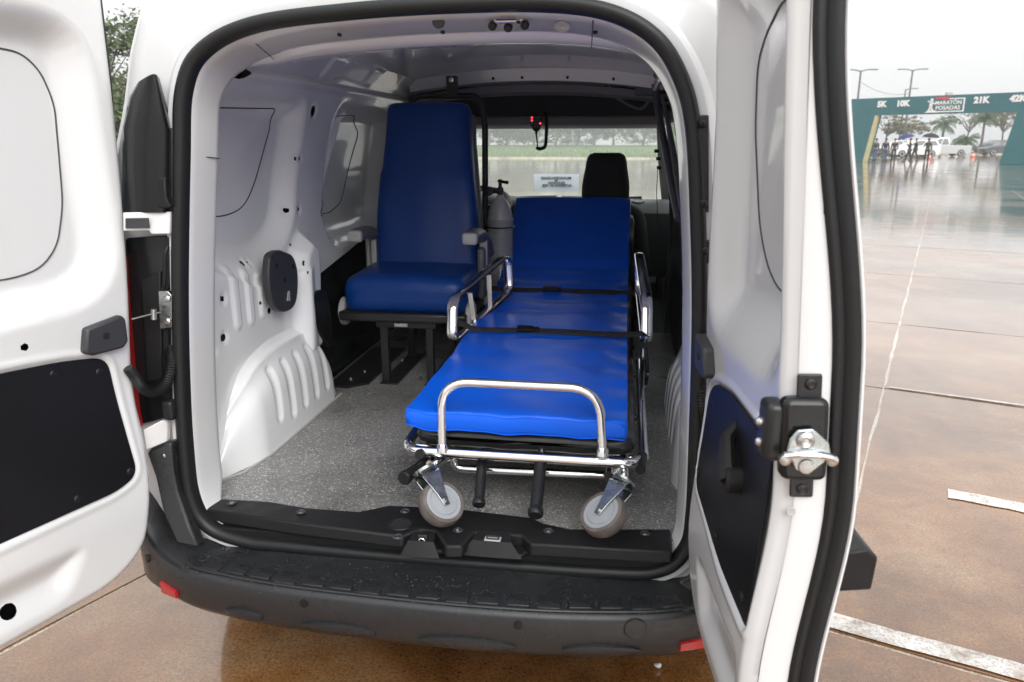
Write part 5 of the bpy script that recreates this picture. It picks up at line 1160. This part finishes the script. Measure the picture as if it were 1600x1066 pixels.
# grass verges with kerbs
def verge(x0, x1, y0, y1, nm, rise=.85):
    B = MB(); B.loft([[(x, y0 + .2, .11), (x, y0 + (y1 - y0) * .35, .11 + rise * .35), (x, y0 + (y1 - y0) * .7, .11 + rise * .75), (x, y1, .11 + rise)] for x in np.linspace(x0, x1, 9)]); o = B.build('grass_verge', grassm, None); o['kind'] = 'structure'
    o = MB().box(((x0 + x1) / 2, y0 + .1, .04), (x1 - x0, .2, .15)).build('kerb', jointm, None); o['kind'] = 'structure'
verge(-70, 9, 62, 84, 'a'); verge(14, 90, 88, 94, 'b', .1)
bl = MB()
for k in range(9000):
    if k < 6500: x = random.uniform(-38, 9); y = 62.2 + 14 * random.random() ** 1.5
    else: x = random.uniform(14, 60); y = random.uniform(88.2, 92)
    h = random.uniform(.08, .22); a = random.uniform(0, 3.14); w = random.uniform(.05, .12); dx, dy = math.cos(a) * w, math.sin(a) * w
    zz = .10 + (.85 * (y - 62) / 22 if k < 6500 else 0)
    bl.add([(x - dx, y - dy, zz), (x + dx, y + dy, zz), (x + random.uniform(-.1, .1), y, zz + h)], [(0, 1, 2)])
bl.build('grass_tufts', grassm, None, kind='stuff')
# ================================================================ TREES
def make_tree(name, label, loc, H, CR, leafm, nclump=70, per=60, seed=1, group=None, flat=1.0, leaf=.10, trunk=.5, gap=.55, tr=.13):
    rnd = random.Random(seed); T = thing(name, label, 'tree', loc, group=group)
    tk = MB(); base = Vector((0, 0, 0)); tp = Vector((rnd.uniform(-.3, .3), rnd.uniform(-.3, .3), H * trunk))
    tk.tube(smoothpath([base, tp * .5 + Vector((rnd.uniform(-.1, .1), 0, 0)), tp], 4), [tr * (1 - .4 * k / 8) for k in range(9)], 8)
    cl = []
    for k in range(9):
        a = k * 2.4 + rnd.random(); r = CR * rnd.uniform(.5, 1); z = H * rnd.uniform(trunk + .1, .95)
        e = Vector((math.cos(a) * r, math.sin(a) * r, z)); mid = tp.lerp(e, .5) + Vector((0, 0, .15 * H * .3))
        tk.tube(smoothpath([tp * rnd.uniform(.8, 1), mid, e], 4), [tr * .5 * (1 - .8 * q / 8) for q in range(9)], 6); cl.append(e); cl.append(mid)
        for m in range(2):
            e2 = e + Vector((rnd.uniform(-1, 1), rnd.uniform(-1, 1), rnd.uniform(-.3, .6))) * CR * .35; tk.tube([mid, e2], [tr * .2, tr * .05], 5); cl.append(e2)
    tk.build('trunk', bark, T, local=True)
    V = []; F = []
    for k in range(nclump):
        c = rnd.choice(cl) + Vector((rnd.gauss(0, 1), rnd.gauss(0, 1), rnd.gauss(0, .5 * flat))) * CR * .20 * gap * 2
        rr = CR * rnd.uniform(.10, .24)
        for q in range(per):
            d = Vector((rnd.gauss(0, 1), rnd.gauss(0, 1), rnd.gauss(0, .7 * flat))) * rr * .55; p = c + d; s = leaf * rnd.uniform(.6, 1.3)
            u = Vector((rnd.uniform(-1, 1), rnd.uniform(-1, 1), rnd.uniform(-.6, .6))).normalized() * s; w = Vector((rnd.uniform(-1, 1), rnd.uniform(-1, 1), rnd.uniform(-1, 1))).normalized() * s * .5
            o = len(V); V += [tuple(p - u), tuple(p + w), tuple(p + u), tuple(p - w)]; F.append((o, o + 1, o + 2, o + 3))
    B = MB(); B.v, B.f = V, F; B.keep = True; B.build('crown', leafm, T, local=True, smooth=False); return T
def X_(px_x): return px_x
make_tree('broadleaf_tree', 'nearest leafy green tree behind the open left rear door', ((-14.036, 19.0, 2.65)[0] - .6, 19, 0), 4.5, 2.3, leafA, 320, 95, 3, leaf=.085, gap=.7, trunk=.3)
make_tree('broadleaf_tree', 'lower olive tree behind the nearest leafy tree at the left', ((-18.983, 24.0, 2.959)[0], 24, 0), 3.6, 2.4, leafB, 110, 80, 5, leaf=.09)
gW = 'trees seen through the windscreen'
wl = ['spreading tree left of the hand microphone through the windscreen', 'pale tree directly behind the microphone lead', 'tree right of the microphone with a forked trunk', 'olive crowned tree above the printed sheet', 'bushy tree just left of the passenger headrest', 'tree over the passenger headrest through the windscreen', 'tree at the right end of the windscreen view', 'tree beside the left edge of the windscreen view']
for k, (px_, y) in enumerate([((-12.954, 84.0, 0.732)[0], 84), ((-10.682, 92.0, 0.671)[0], 92), ((-7.031, 80.0, 0.77)[0], 80), ((-5.404, 88.0, 0.709)[0], 88), ((-3.022, 80.0, 0.775)[0], 80), ((-1.215, 90.0, 0.698)[0], 90), ((2.08, 82.0, 0.765)[0], 82), ((-14.257, 80.0, 0.762)[0], 80)]):
    make_tree('broadleaf_tree', wl[k], (px_, y, .6), random.uniform(4.6, 6.0), random.uniform(3.0, 3.8), [leafA, leafB][k % 2], 95, 46, 20 + k, gW, leaf=.16, trunk=.26, tr=.18)
bsh = ['dark bush behind the lawn near the microphone', 'dark bush behind the lawn beside the headrest', 'low bush behind the lawn at the left of the windscreen', 'low bush behind the lawn at the right of the windscreen']
for k, px_ in enumerate([(-10.673, 83.0, 0.742)[0], (-4.043, 83.0, 0.75)[0], (-13.867, 83.0, 0.738)[0], (2.438, 83.0, 0.758)[0]]):
    b = make_tree('bush', bsh[k], (px_, 83, .8), 2.0, 2.6, leafA, 60, 45, 60 + k, 'bushes behind the lawn', leaf=.12, trunk=.2, tr=.05); b['category'] = 'bush'
# trees on the right, beyond the arch
gR = 'trees beyond the race arch'
for k, (px_, y, H, lab) in enumerate([((29.455, 92.0, 0.718)[0], 92, 4.3, 'flat olive tree at the left side of the arch opening'), ((32.618, 96.0, 0.69)[0], 96, 3.6, 'small tree between the lamp poles and the umbrellas'), ((40.152, 98.0, 0.683)[0], 98, 5.4, 'thin leafed tree between the two palms in the arch opening'), ((41.724, 92.0, 0.732)[0], 92, 5.3, 'layered olive tree beside the right arch pillar'), ((46.224, 99.0, 0.682)[0], 99, 5.2, 'tree partly behind the right arch pillar')]):
    make_tree('broadleaf_tree', lab, (px_, y, .1), H, 3.0 if k != 1 else 1.8, leafB if k != 2 else leafA, 55 if k != 2 else 26, 34, 40 + k, gR, flat=.5, leaf=.15, trunk=.5, tr=.12)
def palm(loc, H, label, seed):
    rnd = random.Random(seed); T = thing('palm_tree', label, 'palm tree', loc, group='palms beyond the race arch')
    tk = MB(); tk.tube([(0, 0, 0), (.05, 0, H * .5), (0, 0, H)], [.16, .12, .10], 8); tk.build('trunk', bark, T, local=True)
    V = []; F = []; B = MB()
    for k in range(36):
        a = k * 2.4; el = rnd.uniform(-.2, 1.2); L = 1.5 * rnd.uniform(.8, 1.1); p = Vector((0, 0, H)); d = Vector((math.cos(a) * math.cos(el), math.sin(a) * math.cos(el), math.sin(el)))
        pts = []
        for q in range(9): pts.append(p.copy()); p += d * L / 8; d.z -= .22; d.normalize()
        B.tube(pts, .015, 4)
        for q in range(1, 9):
            t = (pts[q] - pts[q - 1]).normalized(); sd = t.cross(Vector((0, 0, 1))).normalized()
            for s in (-1, 1):
                for e in (0, .5):
                    c = pts[q - 1].lerp(pts[q], e); e_ = c + sd * s * .42 * (1 - q / 14) + Vector((0, 0, -.22)) + t * .12; B.add([c, c + t * .07, e_], [(0, 1, 2)])
    B.keep = True; B.build('fronds', leafC, T, local=True, smooth=False)
palm(((32.984, 86.0, 0.769)[0], 86, .1), 2.9, 'palm with a round crown above the silver pickup', 1)
palm(((36.02, 84.0, 0.789)[0], 84, .1), 3.5, 'taller palm right of centre in the arch opening', 2)
palm(((32.966, 80.0, 0.817)[0], 80, .1), 1.2, 'short young palm beside the silver pickup', 3)
# ================================================================ RACE ARCH
ax0 = Vector(((15.951, 57.0, 1.421)[0] - 2.2, 57.6, 0)); axL = Vector(((17.347, 57.0, 3.163)[0], 57, 0)); axR = Vector(((24.076, 51.0, 3.022)[0], 51, 0)); ad = (axR - axL).normalized(); an = Vector((-ad.y, ad.x, 0)); an = an if an.y > 0 else -an
AR = thing('race_arch', 'teal race arch with distance figures across the top on the wet esplanade', 'arch', tuple(axL))
def apt(t, z, o=0): p = axL + ad * t + an * o; return Vector((p.x, p.y, z)) - axL
Wd = (axR - axL).length; zb, zt_ = 3.15, 4.30
def apanel(t0, t1, z0, z1, o, nm, m=teal, sl0=0, sl1=0): return MB().prism([apt(t0 + sl0, z0, o), apt(t1 + sl1, z0, o), apt(t1, z1, o), apt(t0, z1, o)], an * 1.0).build(nm, m, AR, local=True, smooth=False, bevel=.01)
apanel(-4.2, .25, 0, zb, 0, 'pillar', sl1=-.50); apanel(Wd, Wd + 3.2, 0, zb, 0, 'pillar', sl0=-.55)
apanel(-4.2, Wd + 3.2, zb, zt_, 0, 'beam')
MB().prism([apt(-.26, 0, -.01), apt(-.06, 0, -.01), apt(.44, zb - .02, -.01), apt(.24, zb - .02, -.01)], an * .35).build('pillar_edge', tealedge, AR, local=True, smooth=False)
for t in [(-3.2 + 1.6 * k) for k in range(1, 12)]:
    if -.2 < t < Wd + .2: pass
Rt = Matrix(((ad.x, 0, -an.x, 0), (ad.y, 0, -an.y, 0), (0, 1, 0, 0), (0, 0, 0, 1)))
def atext(txt, t, z, size, m=whitepaint, bold=.0): return text_obj(txt, size, Matrix.Translation(apt(t, z, -.03)) @ Rt, m, AR, depth=.01, bold=bold)
def tfor(px_, py_):  # (x, y) plan point -> distance along the arch
    return (Vector((px_, py_, 0)) - axL).dot(ad)
atext('5K', (1378 - 1362) / 227 * Wd, 3.86, .52, bold=.03); atext('10K', (1414 - 1362) / 227 * Wd, 3.86, .52, bold=.03)
atext('21K', (1536 - 1362) / 227 * Wd, 3.90, .52, bold=.03); atext('42K', (1587 - 1362) / 227 * Wd, 3.92, .52, bold=.03)
atext('MARATÓN', (1487 - 1362) / 227 * Wd, 3.82, .33, bold=.008); atext('POSADAS', (1487 - 1362) / 227 * Wd, 3.50, .35, bold=.008)
def band(t0, t1, z0, z1, m, nm, o=-.03): MB().prism([apt(t0, z0, o), apt(t1, z0, o), apt(t1, z1, o), apt(t0, z1, o)], an * .02).build(nm, m, AR, local=True, smooth=False)
s_ = Wd / 227; tA, tB = (1464 - 1362) * s_, (1512 - 1362) * s_
band(tA, tB, 3.24, 3.31, whitepaint, 'logo_frame'); band(tB - .09, tB, 3.31, 4.10, whitepaint, 'logo_frame'); band(tA + .5, tB, 4.03, 4.10, whitepaint, 'logo_frame', -.028)
band((1467 - 1362) * s_, (1488 - 1362) * s_, 4.04, 4.20, mat('red_panel', (.55, .05, .08), .5), 'logo_red_bar', -.045)
# running figure of the logo
fg = MB(); c0 = (1461 - 1362) * s_
for (a, b, r) in (((0, 4.02), (0, 4.03), .10), ((.0, 3.92), (-.03, 3.62), .10), ((-.03, 3.62), (-.16, 3.32), .055), ((-.03, 3.62), (.12, 3.32), .055), ((0, 3.88), (-.22, 3.95), .04), ((0, 3.88), (.2, 3.78), .04)):
    P = []
    d = Vector((b[0] - a[0], b[1] - a[1])); d = d.normalized() if d.length else Vector((0, 1)); n = Vector((-d.y, d.x))
    for q in range(8):
        an_ = math.pi * q / 7; P.append((Vector(b) + n * (r * math.cos(an_)) + d * (r * math.sin(an_))))
    for q in range(8):
        an_ = math.pi * q / 7; P.append((Vector(a) - n * (r * math.cos(an_)) - d * (r * math.sin(an_))))
    fg.prism([apt(c0 + p.x, p.y, -.05) for p in P], an * .02)
fg.build('runner_emblem', whitepaint, AR, local=True, smooth=False)
MB().prism([apt(c0 - .40, 3.22, -.04), apt(c0 + .45, 3.22, -.04), apt(c0 + .25, 3.36, -.04), apt(c0 - .15, 3.36, -.04)], an * .02).build('emblem_base', whitepaint, AR, local=True, smooth=False)
MB().box(apt((1482 - 1362) * s_, 4.38, .4), (.35, .3, .2)).build('floodlight', lightgrey, AR, local=True)
# ================================================================ LAMP POSTS
def lamp(loc, H, label, arms=1, rz=0):
    T = thing('street_lamp', label, 'street lamp', loc, rot=(0, 0, rz), group='street lamps around the esplanade')
    MB().tube([(0, 0, 0), (0, 0, H)], [.13, .09], 10).build('pole', greypl, T, local=True)
    for s in ((-1, 1) if arms == 2 else (1,)):
        MB().tube([(0, 0, H - .1), (s * .5, 0, H + .05), (s * 1.0, 0, H + .08)], .06, 6).build('arm', greypl, T, local=True); MB().rbox((s * 1.25, 0, H + .07), (.6, .22, .12), .04, n=2).build('lamp_head', greypl, T, local=True)
lamp(((30.551, 90.0, 1.419)[0], 90, 0), 8.8, 'tall double armed lamp post rising behind the arch beam', 2)
lamp(((22.541, 80.0, 1.419)[0], 80, 0), 8.0, 'double armed lamp post beside the right door seal', 2)
lamp(((36.569, 110.0, 1.417)[0], 110, 0), 8.0, 'farther lamp pole seen inside the arch opening', 1)
lamp(((-17.813, 30.0, 6.77)[0], 30, 0), (-17.813, 30.0, 6.77)[2] - .1, 'single lamp head peeping over the van roof corner', 1)
wr = MB(); a, b = Vector(((22.541, 80.0, 1.419)[0] , 80, 7.0)), Vector(((30.551, 90.0, 1.419)[0], 90, 6.4)); wr.tube([a.lerp(b, t) + Vector((0, 0, -1.4 * 4 * t * (1 - t) * .4)) for t in np.linspace(0, 1, 12)], .02, 5)
tag(wr.build('overhead_wire', blkmetal, None), 'sagging overhead wire strung between two lamp posts', 'wire')
# ================================================================ PEOPLE
def skinmesh(name, verts, edges, rad, m, parent, root=0, sub=1):
    me = bpy.data.meshes.new(name); me.from_pydata(verts, edges, []); me.materials.append(m)
    o = bpy.data.objects.new(name, me); COL.objects.link(o); o.parent = parent
    md = o.modifiers.new('skin', 'SKIN'); md.use_smooth_shade = True
    for i, r in enumerate(rad): d = me.skin_vertices[0].data[i]; d.radius = (r, r) if not isinstance(r, tuple) else r; d.use_root = (i == root)
    s = o.modifiers.new('s', 'SUBSURF'); s.levels = sub; s.render_levels = sub; return o
def person(loc, rz, label, top, legs, stride=.12, armup=False, hair=(.02, .015, .01)):
    T = thing('person', label, 'person', loc, rot=(0, 0, rz), group=None); T.scale = (.90, .90, .90)
    hand_r = (.22, .22, 1.35) if armup else (.26, .06, .82); el_r = (.30, .05, 1.12) if armup else (.25, -.02, 1.08)
    v = [(0, 0, .93), (0, 0, 1.15), (0, 0, 1.38), (0, .0, 1.47), (0, .01, 1.56), (0, .02, 1.66),
         (.17, 0, 1.38), el_r, hand_r, (-.17, 0, 1.38), (-.25, -.02, 1.08), (-.26, .06, .82),
         (.09, 0, .88), (.11, stride * .6, .49), (.11, stride, .09), (-.09, 0, .88), (-.11, -stride * .3, .49), (-.11, -stride, .09), (.11, stride + .12, .05), (-.11, -stride + .12, .05)]
    e = [(0, 1), (1, 2), (2, 3), (3, 4), (4, 5), (2, 6), (6, 7), (7, 8), (2, 9), (9, 10), (10, 11), (0, 12), (12, 13), (13, 14), (0, 15), (15, 16), (16, 17), (14, 18), (17, 19)]
    r = [(.14, .10), (.125, .095), (.14, .09), .05, .075, .075, .055, .042, .032, .055, .042, .032, .085, .06, .042, .085, .06, .042, .035, .035]
    skinmesh('body', v, e, r, skin, T)
    tv = v[:3] + [(0, 0, 1.45)] + v[6:12]; te = [(0, 1), (1, 2), (2, 3), (2, 4), (4, 5), (5, 6), (2, 7), (7, 8), (8, 9)]
    hr = Vector(hand_r).lerp(Vector(el_r), .15); tv[6] = tuple(hr); tv[9] = (-.258, .05, .86)
    skinmesh('jacket', tv, te, [(.165, .125), (.16, .12), (.17, .12), .06, .075, .062, .05, .075, .062, .05], top, T)
    lv = [v[0]] + [v[12], v[13], v[14]] + [v[15], v[16], v[17]]; skinmesh('trousers', lv, [(0, 1), (1, 2), (2, 3), (0, 4), (4, 5), (5, 6)], [(.15, .11), .10, .078, .06, .10, .078, .06], legs, T)
    MB().rbox((0, -.005, 1.70), (.17, .20, .14), .06, n=3).build('hair', mat('hair', hair, .8), T, local=True)
    for s in (1, -1): MB().rbox((.11 * s, stride * s + .05, .045), (.10, .27, .09), .03, n=3).build('shoe', darkcloth, T, local=True)
    return T
black_j = mat('black_jacket', (.012, .013, .018), .7); brown_j = mat('dark_brown_jacket', (.035, .025, .022), .8); olive_j = mat('olive_jacket', (.05, .05, .035), .8); darkjean = mat('dark_trousers', (.02, .02, .024), .8)
person(((18.78, 60.0, -0.064)[0], 60, 0), .3, 'person in olive top and pale jeans beside the left arch pillar', olive_j, jeans, .05)
person(((18.841, 58.0, -0.014)[0], 58, 0), 3.0, 'person in black jacket and blue jeans standing under the arch', black_j, jeans, .05)
person(((20.093, 60.0, -0.059)[0], 60, 0), 2.6, 'person in dark brown jacket and dark trousers under the arch', brown_j, darkjean, .06)
p1 = ((19.823, 56.0, 0.041)[0], 56, 0); person(p1, 1.3, 'person in black walking under the blue umbrella', darkcloth, darkjean, .25, True)
p2 = ((21.232, 59.0, -0.03)[0], 59, 0); person(p2, 1.6, 'person in black walking just right of the blue umbrella holder', darkcloth, darkjean, .22, False)
p3 = ((21.351, 57.0, 0.021)[0], 57, 0); person(p3, 2.8, 'person in olive and black walking under the black umbrella', olive_j, darkjean, .2, True)
def umbrella(p, m, label, tilt):
    T = thing('umbrella', label, 'umbrella', p, rot=tilt); B = MB(); n = 16; S = []
    for r, z in ((.02, .40), (.2, .37), (.42, .27), (.56, .12)):
        S.append([(r * math.cos(2 * math.pi * k / n), r * math.sin(2 * math.pi * k / n), z - (.04 if k % 2 else 0) * (r > .6)) for k in range(n)])
    S2 = [[(x, y, z - .012) for x, y, z in q] for q in S[::-1]]
    B.loft(S + S2, closed=True); B.build('canopy', m, T, local=True); MB().cyl((0, 0, -.45), (0, 0, .47), .012, 8).build('shaft', blkmetal, T, local=True)
umbrella((p1[0] - .25, p1[1] + .2, 1.50), bluecloth, 'blue umbrella held by the person in black', (0, R(-14), 0)); umbrella((p3[0] + .05, p3[1] - .1, 1.54), darkcloth, 'black umbrella held by the person in olive', (0, R(5), 0))
# ================================================================ CARS
def car(loc, rz, label, m, L=4.3, H=1.5, kind='hatch'):
    T = thing('parked_car', label, 'car', loc, rot=(0, 0, rz), group='cars parked beyond the arch'); W_ = 1.72
    # outline, nose towards +x
    if kind == 'pickup': low = [(-L/2, .45), (-L/2, .98), (-.55, 1.0), (1.1, 1.02), (2.0, .93), (L/2, .80), (L/2, .40)]; gh = [(-.55, 1.0), (-.45, H), (.45, H), (1.15, 1.02)]
    elif kind == 'sedan': low = [(-L/2, .45), (-L/2, .92), (-1.5, .96), (.9, .93), (1.8, .82), (L/2, .66), (L/2, .35)]; gh = [(-1.75, .94), (-1.1, H - .03), (.1, H), (1.0, .93)]
    else: low = [(-L/2, .45), (-L/2 + .02, .95), (-1.6, .98), (.9, .95), (1.7, .84), (L/2, .68), (L/2, .35)]; gh = [(-L/2 + .05, .96), (-1.7, H - .03), (.0, H), (1.0, .95)]
    pts = [(x, z) for x, z in low] + [(L/2 - .1, .25), (-L/2 + .1, .25)]
    S = [[(x * f, y, z if z > .5 else z) for x, z in pts] for y, f in ((-W_/2, .97), (-W_/2 + .12, 1), (W_/2 - .12, 1), (W_/2, .97))]
    MB().loft(S, closed=True, cap=True).build('body', m, T, local=True, bevel=.03)
    G = [[(x * (.96 if z > 1.2 else 1), y, z) for x, z in gh] for y in (-.68, .68)]; G[0] = [(x, -.74 if z < 1.2 else -.60, z) for x, z in gh]; G[1] = [(x, .74 if z < 1.2 else .60, z) for x, z in gh]
    MB().loft(G, closed=True, cap=True).build('cabin', m, T, local=True, bevel=.03)
    cx_ = sum(p[0] for p in gh) / 4
    for s in (-1, 1):
        a = [((x - cx_) * .86 + cx_, s * (.748 if z < 1.2 else .612), (z - 1.2) * .72 + 1.215) for x, z in gh]; mid = (a[0][0] + a[3][0]) / 2
        for (u0, u1) in ((0, .47), (.53, 1)):
            q = [tuple(Vector(a[0]).lerp(Vector(a[3]), u0)), tuple(Vector(a[0]).lerp(Vector(a[3]), u1)), tuple(Vector(a[1]).lerp(Vector(a[2]), u1)), tuple(Vector(a[1]).lerp(Vector(a[2]), u0))]
            MB().prism(q, (0, s * .02, 0)).build('side_window', tintglass, T, local=True, smooth=False)
        for x in (-L * .31, L * .31):
            w = MB().lathe([(.22, -.10), (.31, -.09), (.33, -.05), (.33, .05), (.31, .09), (.22, .10)], (x, s * .78, .33), (0, 1, 0), 20).build('wheel', tyre, T, local=True)
            r_ = MB().lathe([(.21, 0), (.21, .10), (.18, .105), (.05, .09)], (x, s * .78, .33), (0, s, 0), 16).build('rim', lightgrey, w, local=True)
        MB().rbox((L/2 - .06, s * .62, .70), (.10, .30, .14), .03, n=2).build('headlight', lightgrey, T, local=True); MB().rbox((-L/2 + .05, s * .66, .82), (.08, .20, .22), .03, n=2).build('tail_light', redlens, T, local=True)
    return T
car(((29.19, 76.0, 0.15)[0], 76, 0), R(183), 'silver double cab pickup parked behind the umbrellas', carsilver, 5.0, 1.72, 'pickup')
car(((24.79, 70.0, 0.243)[0], 70, 0), R(186), 'white hatchback parked behind the people with umbrellas', carwhite, 4.0, 1.48)
car(((27.235, 82.0, 0.041)[0], 82, 0), R(184), 'white sedan parked behind the person in dark brown', carwhite, 4.4, 1.45, 'sedan')
car(((36.545, 80.0, 0.04)[0], 80, 0), R(182), 'dark grey sedan parked beside the right arch pillar', cargrey, 4.4, 1.42, 'sedan')
car(((40.511, 92.0, 0.04)[0], 92, .1), R(182), 'small dark car between the palm and the grey sedan', cargrey, 3.8, 1.4)
for k, px_ in enumerate(((-16.887, 96.0, 0.238)[0], (-10.148, 98.0, 0.226)[0], (-7.115, 96.0, 0.255)[0], (1.223, 98.0, 0.246)[0])):
    wc_ = car((px_, 97, .1), R(180 + k), ['white car left of the microphone through the windscreen', 'white car under the microphone lead through the windscreen', 'silver car above the printed sheet through the windscreen', 'white car at the right end of the windscreen view'][k], carsilver if k == 2 else carwhite, 4.2, 1.5, 'sedan' if k % 2 else 'hatch'); wc_['group'] = 'cars seen through the windscreen'
def cone(loc, label):
    T = thing('traffic_cone', label, 'traffic cone', loc, group='orange cones along the kerb'); MB().lathe([(.13, .03), (.03, .45), (.02, .47)], (0, 0, 0), (0, 0, 1), 16).build('cone_body', orange, T, local=True); MB().box((0, 0, .02), (.38, .38, .04)).build('base', orange, T, local=True)
    MB().lathe([(.102, .17), (.080, .27)], (0, 0, 0), (0, 0, 1), 16).build('white_band', whitepaint, T, local=True)
cone(((24.047, 64.0, 0.199)[0], 64, 0), 'orange cone beside the person under the black umbrella'); cone(((30.562, 72.0, 0.114)[0], 72, 0), 'orange cone alone in front of the palms')
# hedge behind the first people
hg = MB()
rnd = random.Random(5)
for k in range(3500):
    x = rnd.uniform(-2.2, 2.2); y = rnd.uniform(-.5, .5); z = rnd.uniform(.05, .75); s = .07
    u = Vector((rnd.uniform(-1, 1), rnd.uniform(-1, 1), rnd.uniform(-1, 1))).normalized() * s; w = Vector((rnd.uniform(-1, 1), rnd.uniform(-1, 1), rnd.uniform(-1, 1))).normalized() * s * .5; p = Vector((x, y, z)); hg.add([p - u, p + w, p + u, p - w], [(0, 1, 2, 3)])
hg.keep = True; h_ = hg.build('low_hedge', leafA, None, local=True, smooth=False); h_.location = ((22.72, 70.0, 0.076)[0], 70, 0); tag(h_, 'low clipped hedge behind the people on the left of the arch', 'hedge')

# ================================================================ HAZE
hz = MB(); hz.box((0, 600, 5.4), (1900, 1900, 13.4)); hm = bpy.data.materials.new('haze'); hm.use_nodes = True; MATS['haze'] = hm
nt = hm.node_tree; nt.nodes.clear(); ho = nt.nodes.new('ShaderNodeOutputMaterial'); pv = nt.nodes.new('ShaderNodeVolumePrincipled')
pv.inputs['Color'].default_value = (.93, .95, .97, 1); pv.inputs['Density'].default_value = .0018; pv.inputs['Anisotropy'].default_value = .2; nt.links.new(pv.outputs[0], ho.inputs['Volume'])
hzo = hz.build('haze', hm, None, smooth=False); hzo['kind'] = 'stuff'
